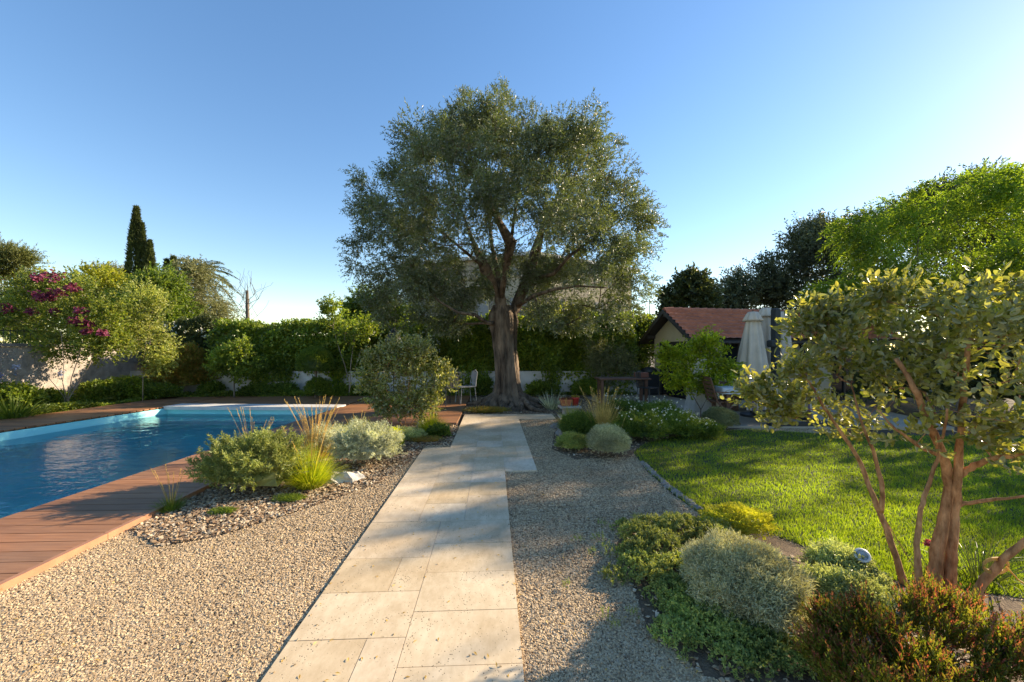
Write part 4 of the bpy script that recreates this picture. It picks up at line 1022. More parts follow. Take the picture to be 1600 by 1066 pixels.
bush('leafy_plant', 'low leafy green plant right of the round shrub beside the chips', 'plant', gg(685, 682), (.16, .14, .16), 'l_mid', 700, .05, .026, lump=.2, k=5, sprig=(5, .06))
bush('low_grass_mound', 'flat tawny green mound next to the deck near the path', 'plant', gg(655, 690)+np.array([.1, 0, 0]), (.3, .15, .07), 'l_bronze', 900, .03, .006, lump=.2, k=5)
bush('low_green_patch', 'tiny bright green mat on the chips below the fountain grass', 'plant', gg(452, 782), (.16, .09, .05), 'l_mid', 900, .018, .006, lump=.2, k=5)
bush('low_green_patch', 'tiny green mat on the chips near the deck edge', 'plant', gg(348, 802), (.12, .07, .04), 'l_mid', 600, .018, .006, lump=.2, k=5)
def rock(name, label, px, py, r, mat, group=None):
    c = gg(px, py); u = []; n1, n2 = 9, 16; ph = R.rand()*6; V = []
    for i in range(n1+1):
        th = math.pi*i/n1
        for j in range(n2):
            a = 6.283*j/n2; d = np.array([math.sin(th)*math.cos(a), math.sin(th)*math.sin(a), math.cos(th)])
            k = 1+.22*math.sin(d[0]*4+ph)*math.cos(d[1]*5+ph)+.12*math.sin(d[2]*7+d[0]*6)+R.normal()*.03
            V.append(c+d*np.array(r)*k)
    k = np.arange(n2); k1 = (k+1) % n2
    mb = MB().add(V, np.concatenate([np.stack([i*n2+k, (i+1)*n2+k, (i+1)*n2+k1, i*n2+k1], 1) for i in range(n1)]))
    o = mb.build(name, MT[mat]); tag(o, label, 'rock', group); return o
rock('rock', 'flat white stone at the foot of the bright fountain grass', 535, 751, (.22, .13, .09), 'rock')
rock('rock', 'small white stone touching the right end of the flat white stone', 556, 744, (.055, .05, .05), 'rock')
rock('rock', 'grey stone standing under the round shrub left of the path', 657, 668, (.07, .06, .17), 'rock')
rock('rock', 'grey boulder at the left end of the bed right of the path', 880, 680, (.12, .1, .16), 'greyrock')
rock('rock', 'pale boulder behind the grey boulder in the right bed', 868, 668, (.1, .1, .08), 'greyrock')
rock('rock', 'pale stone lying beyond the pool in front of the reddish shrub', 268, 622, (.22, .12, .06), 'rock')

# --- right middle bank
bush('santolina_bush', 'medium silver dome at the corner of the lawn', 'shrub', gg(957, 720)+np.array([0, .25, 0]), (.28, .28, .42), 'l_silver', 3600, .028, .006, lump=.08, k=4, up=.3, jit=.7, sprig=(6, .07))
bush('santolina_bush', 'small grey dome at the foot of the citrus tree', 'shrub', gg(1125, 672), (.32, .28, .42), 'l_grey', 9000, .035, .006, lump=.07, k=4, up=.25, jit=.9)
bush('low_shrub', 'dark green low shrub left of the medium silver dome', 'shrub', gg(908, 690)+np.array([0, .25, 0]), (.30, .3, .42), 'l_mid', 1500, .032, .008, lump=.15, k=4, sprig=(10, .08))
bush('low_shrub', 'small mound of fine green foliage in front of the grey boulder', 'shrub', gg(898, 706)+np.array([0, .1, 0]), (.26, .2, .24), 'l_sedum', 1000, .026, .008, lump=.15, k=4, sprig=(8, .05))
clump('golden_grass', 'tall golden grass with upright plumes in the bed right of the path', 940, 682, 800, .75, .006, 'straw', .14, .5, .3, 26, 1.15, swid=.02)
clump('golden_grass', 'arching tawny grass between the pots and the grey boulder', 892, 668, 700, .5, .006, 'sedge', .15, 1., .5, 14, 1.1)
clump('golden_grass', 'yellow green grass just behind the medium silver dome', 965, 690, 420, .42, .006, 'sedge', .1, .7, .4, 4, 1.2)
def gaura(px, py, r, lab):
    c = gg(px, py); t = thing('gaura_bush', lab, 'shrub', c, 'white flowering bushes between the path and the pool house')
    b = bush('foliage', '', '', c, (r*1.15, r, r*1.15), 'l_mid', 1500, .04, .010, lump=.2, k=4, sprig=(9, .12), fill=.4)
    for k in ('label', 'category'):
        if k in b: del b[k]
    b.parent = t; b.matrix_parent_inverse = Matrix.Translation(-t.location)
    mb = MB(); n = 60; a = R.rand(n)*6.283; q = R.rand(n)**.5
    P = np.stack([c[0]+np.cos(a)*q*r*1.1, c[1]+np.sin(a)*q*r, r*.7+r*.75*R.rand(n)], 1)
    k = 5; leaves(mb, P.repeat(k, 0), rdir(n*k), .022, .016, 'rhomb'); mb.build('flowers', MT['whitepetal'], t)
for a in [(1000, 688, .38, 'dark bush dotted with white flowers behind the medium silver dome'), (1060, 684, .33, 'dark white flowering bush at the left of the citrus tree trunk'), (1100, 684, .22, 'low white flowering bush in front of the citrus tree trunk'),
          (1030, 668, .4, 'white flowering bush nearest the pool house door, behind the other two'), (975, 664, .42, 'white flowering bush behind the tall golden grass')]: gaura(*a)
clump('agave_clump', 'silver blue spiky plant beside the terracotta pots', 862, 640, 120, .5, .03, 'l_lav', .12, .9, .15, 0, cat='plant')
bush('tree_foot_grass', 'low tufted grass at the foot of the big tree near the path end', 'plant', gg(760, 645), (.55, .25, .12), 'l_bronze', 2200, .05, .006, lump=.25, k=6)

# ------------------------------------------------------------------ pots on slab
def pots():
    c = gg(890, 664); z0 = 1.54-(634-544)/F*c[1]; x0, y0 = c[0], c[1]
    z0 = max(z0, .2)
    t = thing('stone_plinth', 'low stone slab on a block carrying the two red plant pots', 'plinth', (x0, y0, 0))
    MB().box((x0, y0, z0-.02), (.42, .3, .04), .1, .006).build('slab', MT['palewall'], t)
    MB().box((x0, y0, (z0-.045)/2-.01), (.26, .2, z0-.035), .1).build('block', MT['palewall'], t)
    p = thing('plant_pot', 'rectangular terracotta trough with a small succulent, left of the red glazed pot', 'plant pot', (x0-.07, y0, z0))
    mb = MB(); c1 = (x0-.08, y0, z0)
    for s, zz in (((.20, .13), 0), ((.24, .16), .11)): pass
    V = []
    for (w, d, zz) in ((.18, .12, 0), (.22, .15, .10), (.24, .17, .10), (.24, .17, .13), (.20, .13, .13), (.19, .12, .09)):
        V += [(c1[0]+sx*w/2, c1[1]+sy*d/2, z0+.001+zz) for sx, sy in ((-1, -1), (1, -1), (1, 1), (-1, 1))]
    mb.add(V, np.array([[i*4+j, i*4+(j+1) % 4, i*4+4+(j+1) % 4, i*4+4+j] for i in range(5) for j in range(4)]+[[3, 2, 1, 0], [20, 21, 22, 23]]))
    mb.build('pot', MT['terracotta'], p)
    mb = MB(); n = 160; P = np.c_[c1[0]+R.uniform(-.09, .09, n), c1[1]+R.uniform(-.05, .05, n), np.full(n, z0+.09)]
    leaves(mb, P, np.array([0, 0, 1.])+rdir(n)*.7, .09, .03, 'rhomb'); mb.build('plant', MT['l_red'], p)
    p = thing('plant_pot', 'round red glazed pot with a small plant, right of the terracotta trough', 'plant pot', (x0+.11, y0+.02, z0))
    MB().lathe([(.055, 0), (.075, .14), (.085, .15), (.085, .17), (.07, .17), (.065, .13)], (x0+.12, y0+.02, z0+.001), 24).build('pot', MT['redpot'], p, True)
    mb = MB(); n = 120; P = np.c_[x0+.12+R.uniform(-.05, .05, n), y0+.02+R.uniform(-.05, .05, n), np.full(n, z0+.14)]
    leaves(mb, P, np.array([0, 0, 1.])+rdir(n)*.7, .08, .03, 'rhomb'); mb.build('plant', MT['l_bronze'], p)
pots()

# ------------------------------------------------------------------ planting beyond the pool
def zb(px, D): return np.array([(px-CX)/F*D, D, -.02])
bush('red_tinged_shrub', 'shrub with reddish young leaves left of the small round headed citrus', 'shrub', zb(285, 12.9), (.95, .6, 1.55), 'l_bronze', 3200, .06, .035, lump=.2, k=4, sprig=(7, .14), fill=.4)
bush('plumbago_shrub', 'tall shrub with pale blue white flowers at the left end of the dark hedge', 'shrub', zb(300, 14.0), (1.5, .8, 2.55), 'l_dark', 4500, .07, .04, lump=.15, k=4, sprig=(7, .14))
mb = MB(); n = 900; u = rdir(n); u[:, 2] = abs(u[:, 2]); u[:, 1] = -abs(u[:, 1]); c = zb(300, 14.0)
P = c+np.array([0, 0, 1.07])+u*np.array([1.55, .85, 1.5]); P = P[(P[:, 2] > 1.6)][:45]
Q = np.repeat(P, 7, 0)+R.normal(size=(len(P)*7, 3))*.03
leaves(mb, Q, rdir(len(Q)), .05, .045, 'rhomb'); pf = mb.build('flowers', MT['whitepetal']); pb = [o for o in bpy.data.objects if o.name.startswith('plumbago_shrub')][0]
pf.parent = pb
tree('citrus_tree', 'small round headed citrus in front of the white wall at the left', 'tree', gr(366, 12.2),
     pl([(350, 560, 14), (370, 550, 15), (385, 565, 13), (360, 572, 14), (378, 578, 11), (345, 575, 8)], 12.2), 'l_ivy', 'bark_grey', 900, .08, .045, per=7, rc=.2, twig=.15, nl=7, r0=.006, trunk_h=.8, step=.2)
t = thing('topiary_tree', 'clipped ball topiary on a short stem in front of the white wall', 'topiary', gr(493, 12.2))
b = bush('crown', '', '', np.array([(493-800)/F*12.2, 12.2, .62]), (.54, .5, .95), 'l_mid', 11000, .035, .02, lump=.05, k=5, fill=.2)
for k in ('label', 'category'):
    if k in b: del b[k]
b.parent = t; b.matrix_parent_inverse = Matrix.Translation(-t.location)
c = gr(493, 12.2); MB().tube([c, c+np.array([.02, 0, .4]), c+np.array([0, 0, .9])], [.05, .04, .04], 8, .2).build('trunk', MT['bark_grey'], t)
b = bush('skirt', '', '', np.array([(497-800)/F*12.2, 12.2, -.02]), (.36, .34, .62), 'l_ivy', 3500, .05, .03, lump=.2, k=5)
b.parent = t; b.matrix_parent_inverse = Matrix.Translation(-t.location)
for k in ('label', 'category'):
    if k in b: del b[k]
tree('bare_stemmed_shrub', 'tall shrub with pale bare stems and a sparse leafy top before the hedge', 'shrub', gr(545, 12.6),
     pl([(515, 500, 10), (525, 485, 8), (512, 485, 6), (535, 515, 12), (560, 505, 14), (575, 520, 12), (545, 530, 12)], 12.6), 'l_ivy', 'bark_pale', 420, .09, .05, per=5, rc=.2, twig=.2, nl=7, r0=.006,
     stems=[S([(546, 600, 12.6), (540, 575, 12.6), (530, 545, 12.6), (520, 510, 12.6)]), S([(547, 600, 12.6), (548, 570, 12.6), (552, 540, 12.6), (558, 515, 12.6)]), S([(548, 600, 12.6), (556, 572, 12.6), (565, 545, 12.6)])])
tree('background_tree', 'green leafy tree behind the hedge, left of the beige building', 'tree', gr(590, 19),
     pl([(570, 480, 18), (600, 470, 20), (620, 490, 18), (590, 500, 22), (555, 490, 12), (610, 512, 18), (570, 512, 18)], 19), 'l_mid', 'bark_grey', 2200, .13, .07, per=9, rc=.4, twig=.3, nl=8, r0=.008)
tree('background_tree', 'yellow green tree above the hedge at the right side of the big trunk', 'tree', gr(860, 15.5),
     pl([(840, 500, 16), (870, 495, 18), (895, 505, 14), (855, 515, 18), (885, 520, 16)], 15.5), 'l_yellow', 'bark_grey', 1100, .1, .06, per=8, rc=.3, twig=.25, nl=8, r0=.006)
tree('background_tree', 'dark leafy tree between the hedge and the gable of the pool house', 'tree', gr(1000, 15.),
     pl([(985, 520, 20), (1005, 540, 20), (1010, 515, 12), (975, 545, 22), (1000, 560, 22), (985, 575, 16)], 14.6), 'l_ivy', 'bark_grey', 2000, .1, .06, per=8, rc=.3, twig=.25, nl=8, r0=.006)
tree('grey_shrub', 'grey green shrub hanging over the wall behind the long dark table', 'shrub', gr(950, 12.9),
     pl([(935, 560, 16), (960, 565, 18), (945, 580, 14), (975, 575, 14)], 12.9), 'l_grey', 'bark_grey', 900, .09, .02, per=8, rc=.25, twig=.25, nl=9, r0=.005)
LOW = [(205, 11.9, .9, .9, 'l_dark', 'dark leafy mound under the variegated small tree'), (160, 11.3, .8, .8, 'l_dark', 'dark leafy mound right of the pale forked stems'), (250, 12.0, .7, .6, 'l_mid', 'bright leafy mound at the corner beyond the pool'),
       (400, 12.7, .6, .45, 'l_ivy', 'low dark foliage at the right foot of the small citrus'), (440, 12.8, .7, .5, 'l_ivy', 'low dark foliage midway along the white wall'), (540, 12.9, .6, .4, 'l_dark', 'low dark foliage at the foot of the bare stemmed shrub'),
       (330, 12.8, .5, .55, 'l_ivy', 'low dark foliage at the left foot of the small citrus'), (20, 9.6, .8, .9, 'l_dark', 'dark leafy mound at the left edge below the wall'), (70, 10.6, .8, .5, 'l_dark', 'dark leafy mound left of the pale forked stems'), (585, 12.8, .5, .4, 'l_dark', 'low dark foliage near the round shrub at the end of the deck'),
       (-60, 9.8, .9, 1.1, 'l_ivy', 'leafy mound beyond the left edge'), (750, 12.8, .5, .9, 'l_mid', 'yellowish bush on the left of the big trunk'), (845, 12.8, .6, .6, 'l_dark', 'dark foliage on the right of the big trunk'), (915, 12.7, .6, .7, 'l_dark', 'dark foliage behind the two pots')]
for px, D, r, h, m, lab in LOW:
    bush('leafy_mound', lab, 'shrub', zb(px, D), (r*.7, r*.45, h*.72), {'l_dark': 'l_ivy', 'l_ivy': 'l_mid'}.get(m, m), int(1500*r), .07, .04, lump=.2, k=4, sprig=(6, .14), fill=.4)
for px, D, r, h, lab in [(1400, 9.6, .8, 1.5, 'dark shrub seen through the foreground shrub at the right end of the terrace'), (1475, 9.0, .9, 1.9, 'dark shrub behind the thick trunk beyond the far side of the lawn'), (1560, 8.6, .9, 2.0, 'tall dark shrub beyond the lawn near the right edge'), (1650, 8.4, 1.0, 2.1, 'dark shrub beyond the lawn just outside the right edge'), (1520, 10.6, 1.1, 2.3, 'tallest dark shrub beyond the lawn, behind the others at the right edge')]:
    bush('evergreen_shrub', lab, 'shrub', zb(px, D), (r, r*.8, h), 'l_dark', int(3400*r), .075, .04, lump=.25, k=4, sprig=(7, .16), fill=.4)
clump('iris_clump', 'sword leaved iris clump in front of the reddish shrub', 332, 617, 60, .75, .05, 'l_euph', .2, .8, .5, 0, cat='plant')
clump('agapanthus_clump', 'arching strap leaves of a blue flowering plant at the left edge', 20, 655, 140, .8, .035, 'l_mid', .3, .9, .6, 0, cat='plant')
clump('strap_leaf_plant', 'narrow dark strap leaves at the foot of the wall by the deck end', 575, 618, 90, .5, .02, 'l_dark', .2, .9, .6, 0, cat='plant')
stalks('blue_agapanthus', 'blue flower heads on stalks at the left edge before the wall', 22, 640, 16, 1.0, 'l_mid', 'bluepetal', .07, .35)
# ivy carpet between wall and deck
mb = MB(); n = 26000; x = R.uniform(-12.4, -10.5, n); y = R.uniform(6.5, 13.0, n)
ex = -11.3+.06*(y+.4); k = (x < ex-.02) | (y > 12.3); x, y = x[k], y[k]; x2 = R.uniform(-10.5, 4.0, 16000); y2 = R.uniform(12.25, 13.0, 16000)
k2 = y2 > 12.74+SL*x2-.05; x2, y2 = x2[k2], y2[k2]; x = np.r_[x, x2]; y = np.r_[y, y2]; n = len(x)
leaves(mb, np.stack([x, y, .02+.09*R.rand(n)*(1+np.sin(x*3)*np.cos(y*2.3))], 1), rdir(n)+np.array([0, 0, .3]), .06, .045, 'rhomb', np.array([0, 0, 1.])+rdir(n)*.6)
tag(mb.build('ivy_ground_cover', MT['l_ivy']), 'ivy carpet between the walls and the deck', 'ground cover', kind='stuff')

# ------------------------------------------------------------------ building behind the olive
def building():
    A = np.array([-7.7, 30.]); B = np.array([1.4, 26.5]); C = np.array([9.6, 32.]); Dp = A+C-B; H = 7.7
    t = thing('apartment_building', 'beige apartment building seen through the crown of the big tree', 'building', (1, 30, 0))
    MB().prism([A, B, C, Dp], -.05, H).build('wall', MT['beige'], t)
    cen = (A+B+C+Dp)/4; ov = [cen+(p-cen)*1.09 for p in (A, B, C, Dp)]
    MB().prism(ov, H+.002, H+.22).build('eaves', MT['white'], t)
    mb = MB(); mb.add(np.array([list(p)+[H+.225] for p in ov]+[list(cen)+[H+.9]]), [np.array([[0, 1, 4], [1, 2, 4], [2, 3, 4], [3, 0, 4]]), np.array([[3, 2, 1, 0]])]); mb.build('roof', MT['tilefar'], t)
    for (P, Q, m) in ((A, B, 4), (B, C, 4)):
        d = (Q-P)/np.linalg.norm(Q-P); nrm = np.array([d[1], -d[0]]); ang = math.atan2(d[1], d[0]); L = np.linalg.norm(Q-P)
        for fl in range(3):
            for i in range(m):
                c = P+d*L*(i+.5)/m; z = 1.5+fl*2.8
                f = MB().box((*(c+nrm*.03), z), (1.0, .12, 1.5), ang).build('window', MT['beige'], t)
                MB().box((*(c+nrm*.095), z), (.8, .03, 1.3), ang).build('pane', MT['curtain'], f)
                for s in (-1, 1): MB().box((*(c+nrm*.05+d*s*.78), z), (.5, .05, 1.5), ang).build('shutter', MT['shutter'], f)
    return t
building()
def aerial():
    c = gr(1015, 22); t = thing('tv_aerial', 'thin television aerial mast against the sky left of the pool house', 'aerial', c)
    top = W(1015, 468, 22); MB().tube([c, top], .022, 6).build('mast', MT['charcoal'], t)
    mb = MB(); mb.tube([top+np.array([-.5, 0, -.1]), top+np.array([.55, 0, -.1])], .014, 5)
    for k in range(6): mb.tube([top+np.array([-.4+k*.17, -.25, -.1]), top+np.array([-.4+k*.17, .25, -.1])], .01, 4)
    mb.build('antenna', MT['charcoal'], t)
aerial()

# ------------------------------------------------------------------ pool house
def house():
    th = math.radians(12); e = np.array([math.cos(th), math.sin(th)]); g = np.array([-e[1], e[0]]); N = np.array([5.23, 11.5])
    Hh = lambda a, b, z: np.array([*(N+e*a+g*b), z])
    t = thing('pool_house', 'single storey ochre pool house with red tiled gable roof on the terrace', 'building', Hh(3.5, 1, 0))
    def bx(mb, a0, a1, b0, b1, z0, z1):
        mb.box(Hh((a0+a1)/2, (b0+b1)/2, (z0+z1)/2), (a1-a0, b1-b0, z1-z0), th)
    Lh, Wd, ez, rz = 7.1, 2.0, 1.93, 2.62; w = .18
    front = [(.95, 2.75), (3.0, 3.95), (4.9, 6.6)]; oz = 1.74
    mb = MB(); xs = 0.
    for a0, a1 in front: bx(mb, xs, a0, 0, w, -.02, oz); xs = a1
    bx(mb, xs, Lh, 0, w, -.02, oz); bx(mb, 0, Lh, 0, w, oz, ez)
    bx(mb, 0, w, w, .32, -.02, oz); bx(mb, 0, w, 1.72, Wd, -.02, oz); bx(mb, 0, w, w, Wd, oz, ez)       # gable end with an opening
    bx(mb, w, Lh-w, Wd-w, Wd, -.02, ez); bx(mb, Lh-w, Lh, w, Wd, -.02, ez)
    for a in (0, Lh-w):
        V = [Hh(a, 0, ez), Hh(a, Wd, ez), Hh(a, Wd/2, rz-.06), Hh(a+w, 0, ez), Hh(a+w, Wd, ez), Hh(a+w, Wd/2, rz-.06)]
        mb.add(V, [np.array([[0, 2, 1], [3, 4, 5]]), np.array([[0, 3, 5, 2], [2, 5, 4, 1], [1, 4, 3, 0]])])
    mb.build('wall', MT['ochre'], t)
    MB().box(Hh(Lh/2, Wd/2, .03), (Lh-.4, Wd-.4, .02), th).build('floor', MT['teak'], t)
    # doors and windows
    def opening(a0, a1, b0, b1, name, gab=False):
        mb = MB()
        if not gab:
            bm_ = .06
            for (p, q, r_, s_) in ((a0+.003, a0+bm_, .0, oz-.003), (a1-bm_, a1-.003, .0, oz-.003)): mb.box(Hh((p+q)/2, b0+.05, (r_+s_)/2), (q-p, .08, s_-r_), th)
            mb.box(Hh((a0+a1)/2, b0+.05, oz-.04), (a1-a0-2*bm_-.002, .078, .075), th)
            n = max(2, round((a1-a0)/.62))
            for i in range(1, n): mb.box(Hh(a0+(a1-a0)*i/n, b0+.05, oz/2-.02), (.05, .07, oz-.1), th)
            f = mb.build(name, MT['darkwood'], t)
            MB().box(Hh((a0+a1)/2, b0+.06, oz/2-.03), (a1-a0-.13, .012, oz-.12), th).build('pane', MT['glass'], f)
        else:
            for (p, q) in ((b0+.003, b0+.06), (b1-.06, b1-.003)): mb.box(Hh(a0+.05, (p+q)/2, oz/2), (.08, q-p, oz-.004), th)
            mb.box(Hh(a0+.05, (b0+b1)/2, oz-.04), (.078, b1-b0-.125, .075), th)
            mb.box(Hh(a0+.05, (b0+b1)/2, oz/2-.02), (.07, .06, oz-.1), th)
            f = mb.build(name, MT['darkwood'], t)
            MB().box(Hh(a0+.06, (b0+b1)/2, oz/2-.03), (.012, b1-b0-.13, oz-.12), th).build('pane', MT['glass'], f)
        return f
    opening(.95, 2.75, .0, 0, 'glazed_door'); opening(3.0, 3.95, .0, 0, 'glazed_door'); opening(4.9, 6.6, 0, 0, 'glazed_door'); opening(0, 0, .32, 1.72, 'glazed_door', True)
    for a, wd in ((1.55, .22), (3.35, .16), (3.62, .12)):
        mb = MB(); P = [Hh(a+.04*k, .035-.012*(k % 2), 0) for k in range(int(wd/.04)+1)]
        for k in range(len(P)-1): mb.add([P[k]+np.array([0, 0, .1]), P[k+1]+np.array([0, 0, .1]), P[k+1]+np.array([0, 0, 1.62]), P[k]+np.array([0, 0, 1.62])], np.array([[0, 1, 2, 3]]))
        mb.build('curtain', MT['curtain'], t)
    # roof: two slopes of interlocking tiles in overlapping courses
    ovE, ovG = .42, .32
    sl = (rz-ez)/(Wd/2); mb = MB()
    for side in (0, 1):
        length = Wd/2+ovE; rows = 9; cols = int((Lh+2*ovG)/.22); sub = 4
        na = cols*sub+1; aa = np.linspace(-ovG, Lh+ovG, na); V = []; 
        rib = .018*(np.abs(np.sin(np.arange(na)*math.pi/sub)))**.6
        for r in range(rows):
            for q, lift in ((0, .085), (1, .008)):
                f = (r+q)/rows; dist = length*(1-f)
                b = Wd/2-dist if side == 0 else Wd/2+dist; z = rz+.10-dist*sl+lift
                for i in range(na): V.append(Hh(aa[i]+(R.normal()*.003), b, z+rib[i]+R.normal()*.0015))
        V = np.array(V); i = np.arange(na-1)
        for r in range(rows*2-1): mb.add(np.zeros((0, 3)), []) 
        Fs = np.concatenate([np.stack([r*na+i, r*na+i+1, (r+1)*na+i+1, (r+1)*na+i], 1) for r in range(rows*2-1)])
        mb.add(V, Fs)
    mb.build('roof', MT['tile'], t)
    mb = MB()
    for k in range(26):
        a = -ovG+.02+k*(Lh+2*ovG)/26
        mb.tube([Hh(a, Wd/2, rz+.10), Hh(a+(Lh+2*ovG)/26+.03, Wd/2, rz+.118)], [.085, .095], 10)
    mb.build('ridge_tiles', MT['tile'], t)
    mb = MB()                      # boarded soffit, barge boards, rafters
    for side in (0, 1):
        b1 = -ovE if side == 0 else Wd+ovE; zb_ = rz+.09-(Wd/2+ovE)*sl
        V = [Hh(-ovG, Wd/2, rz+.09), Hh(Lh+ovG, Wd/2, rz+.09), Hh(Lh+ovG, b1, zb_), Hh(-ovG, b1, zb_)]
        V += [v-np.array([0, 0, .05]) for v in V]
        mb.add(V, np.array([[0, 1, 2, 3], [7, 6, 5, 4], [0, 3, 7, 4], [2, 1, 5, 6], [3, 2, 6, 7]]))
        for a in (-ovG-.025, Lh+ovG):
            V = [Hh(a, Wd/2, rz+.125), Hh(a+.025, Wd/2, rz+.125), Hh(a+.025, b1, zb_+.035), Hh(a, b1, zb_+.035)]; V += [v-np.array([0, 0, .14]) for v in V]
            mb.add(V, np.array([[0, 1, 2, 3], [7, 6, 5, 4], [0, 3, 7, 4], [2, 1, 5, 6], [3, 2, 6, 7], [1, 0, 4, 5]]))
    mb.build('roof_boarding', MT['darkwood'], t)
    for k in range(10):
        a = .1+k*.76; mb = MB()
        P0, P1 = Hh(a, .0, ez-.0+.02), Hh(a, -ovE+.03, rz+.09-(Wd/2+ovE-.03)*sl-.05)
        V = [P0+np.array([0, 0, .02]), P1+np.array([0, 0, -.002]), P1-np.array([0, 0, .06]), P0-np.array([0, 0, .09])]; ee = np.array([*e*.07, 0])
        mb.add(V+[v+ee for v in V], np.array([[0, 1, 2, 3], [7, 6, 5, 4], [0, 4, 5, 1], [1, 5, 6, 2], [2, 6, 7, 3]])); mb.build('rafter', MT['darkwood'], t)
    mb = MB()
    for b, z in ((Wd/2, rz-.06), (.02, ez-.02), (Wd-.02, ez-.02)): mb.box(Hh(-.15, b, z), (.3, .09, .11), th)
    mb.build('purlin_ends', MT['darkwood'], t)
    return Hh, th
Hh, hth = house()

# ------------------------------------------------------------------ terrace furniture
def parasol(px, top, D, rpx, lab, bot=600):
    base = gr(px, D); base[2] = .02; t = thing('closed_parasol', lab, 'parasol', base, 'closed cream parasols on the terrace'); x, y = base[0], base[1]
    zt = W(px, top, D)[2]; zb_ = W(px, bot, D)[2]; r = rpx/F*D
    MB().tube([(x, y, .02), (x, y, zt+.03)], .02, 10).build('pole', MT['teak'], t)
    ph = R.rand()*6
    folds = lambda a, z: 1+.16*np.sin(a*8+ph)*(1-.3*(z-zb_)/(zt-zb_))+.07*np.sin(a*3+z*4+ph)
    Hc = zt-zb_
    MB().lathe([(.03, zb_+.02), (r*.95, zb_), (r, zb_+.1*Hc), (r*.86, zb_+.3*Hc), (r*.72, zb_+.5*Hc), (r*.56, zb_+.7*Hc), (r*.42, zb_+.86*Hc), (r*.3, zt-.03)], (x, y, 0), 64, folds).build('canopy', MT['cream'], t, True)
    f2 = lambda a, z: 1+.12*np.sin(a*8+ph+1)
    MB().lathe([(.02, zt), (r*.28, zt-.01), (r*.40, zt-.06), (r*.58, zt-.17), (r*.62, zt-.22), (r*.55, zt-.21), (r*.3, zt-.1)], (x, y, 0), 64, f2).build('cap', MT['cream'], t, True)
    MB().lathe([(.25, 0), (.25, .05), (.06, .08), (.05, .2)], (x, y, .021), 24).build('base', MT['charcoal'], t)
parasol(1176, 487, 8.9, 22, 'closed cream parasol standing furthest left, beside the glazed door')
parasol(1197, 481, 9.3, 20, 'tallest closed cream parasol, in the middle next to the dark post')
parasol(1222, 487, 9.2, 17, 'closed cream parasol on the right, half behind the dark post', 595)
b = gr(1212, 8.8); b[2] = .02; t = thing('dark_parasol_post', 'dark covered post of a cantilever parasol with crank box between the cream parasols', 'parasol post', b)
zt = W(1212, 482, 8.8)[2]
MB().box((b[0], b[1], (zt+.02)/2), (.13, .13, zt-.02), .2, .02).build('post', MT['darkcover'], t)
MB().box((b[0]-.09, b[1]-.03, W(1212, 537, 8.8)[2]), (.16, .14, .16), .2, .02).build('crank_box', MT['darkcover'], t)
MB().box((b[0]-.05, b[1]-1.0, .055), (1.5, .14, .07), .0, .01).box((b[0]+.35, b[1]-.65, .056), (.14, 1.0, .069), .2, .01).build('base_frame', MT['charcoal'], t)
# dining table with cloths
def table():
    c = W(1185, 605, 8.3); x, y = c[0], c[1]; z = .74
    t = thing('dining_table', 'teak dining table laid with cloths on the terrace before the parasols', 'table', (x, y, .02))
    MB().box((x, y, z-.02), (1.7, .95, .035), -.15, .006).build('tabletop', MT['teak'], t)
    for sx in (-1, 1):
        for sy in (-1, 1): 
            px_, py_ = x+sx*.74*math.cos(-.15)-sy*.4*math.sin(-.15), y+sx*.74*math.sin(-.15)+sy*.4*math.cos(-.15)
            MB().box((px_, py_, (z-.04+.02)/2), (.07, .07, z-.062), -.15).build('leg', MT['teak'], t)
    def cloth(name, x0, x1, y0, y1, z0, mat, lab, drop, seed):
        n, m = 44, 26; V = []; rs = np.random.RandomState(seed)
        for i in range(n):
            for j in range(m):
                u = x0+(x1-x0)*i/(n-1); v = y0+(y1-y0)*j/(m-1); dz = 0; cu, cv = u, v
                if u < -.86: dz += -.86-u; cu = -.86-.1*(-.86-u)
                if u > .86: dz += u-.86; cu = .86+.1*(u-.86)
                if v < -.49: dz += -.49-v; cv = -.49-.15*(-.49-v)-.02*math.sin(u*16+1)
                if v > .49: dz += v-.49; cv = .49+.1*(v-.49)
                ca, sa = math.cos(-.15), math.sin(-.15)
                V.append((x+cu*ca-cv*sa, y+cu*sa+cv*ca, z0-dz*.95+.004*math.sin(u*9+v*5)))
        i, j = np.meshgrid(np.arange(n-1), np.arange(m-1), indexing='ij'); i = i.ravel(); j = j.ravel()
        o = MB().add(V, np.stack([i*m+j, (i+1)*m+j, (i+1)*m+j+1, i*m+j+1], 1)).build(name, mat, None, True); return tag(o, lab, 'tablecloth')
    cloth('tablecloth', -1.0, .95, -.62, .6, z+.006, MT['whitecloth'], 'pale blue white cloth covering the dining table', .1, 1)
    cloth('striped_cloth', -.45, .93, -.95, .25, z+.02, MT['stripe'], 'striped purple and cream cloth hanging over the front of the dining table', .3, 2)
m, nt, out = newmat('striped_cloth'); wv = nd(nt, 'ShaderNodeTexWave', i_Scale=2.2, i_Distortion=.4); wv.wave_profile = 'SIN'
nt.links.new(coords(nt, (1, .45, .0)), wv.inputs['Vector']); c_ = ramp(nt, [(0, (.10, .06, .10)), (.3, (.16, .11, .15)), (.42, (.40, .35, .28)), (.7, (.46, .41, .34)), (.85, (.22, .17, .15))], wv.outputs[0])
p_ = nd(nt, 'ShaderNodeBsdfPrincipled', i_Roughness=.9); nt.links.new(c_, p_.inputs['Base Color']); nt.links.new(p_.outputs[0], out.inputs[0]); MT['stripe'] = m
MT['whitecloth'] = simplemat('pale_cloth', (.52, .55, .58), .9, .1, 6, .2)
table()
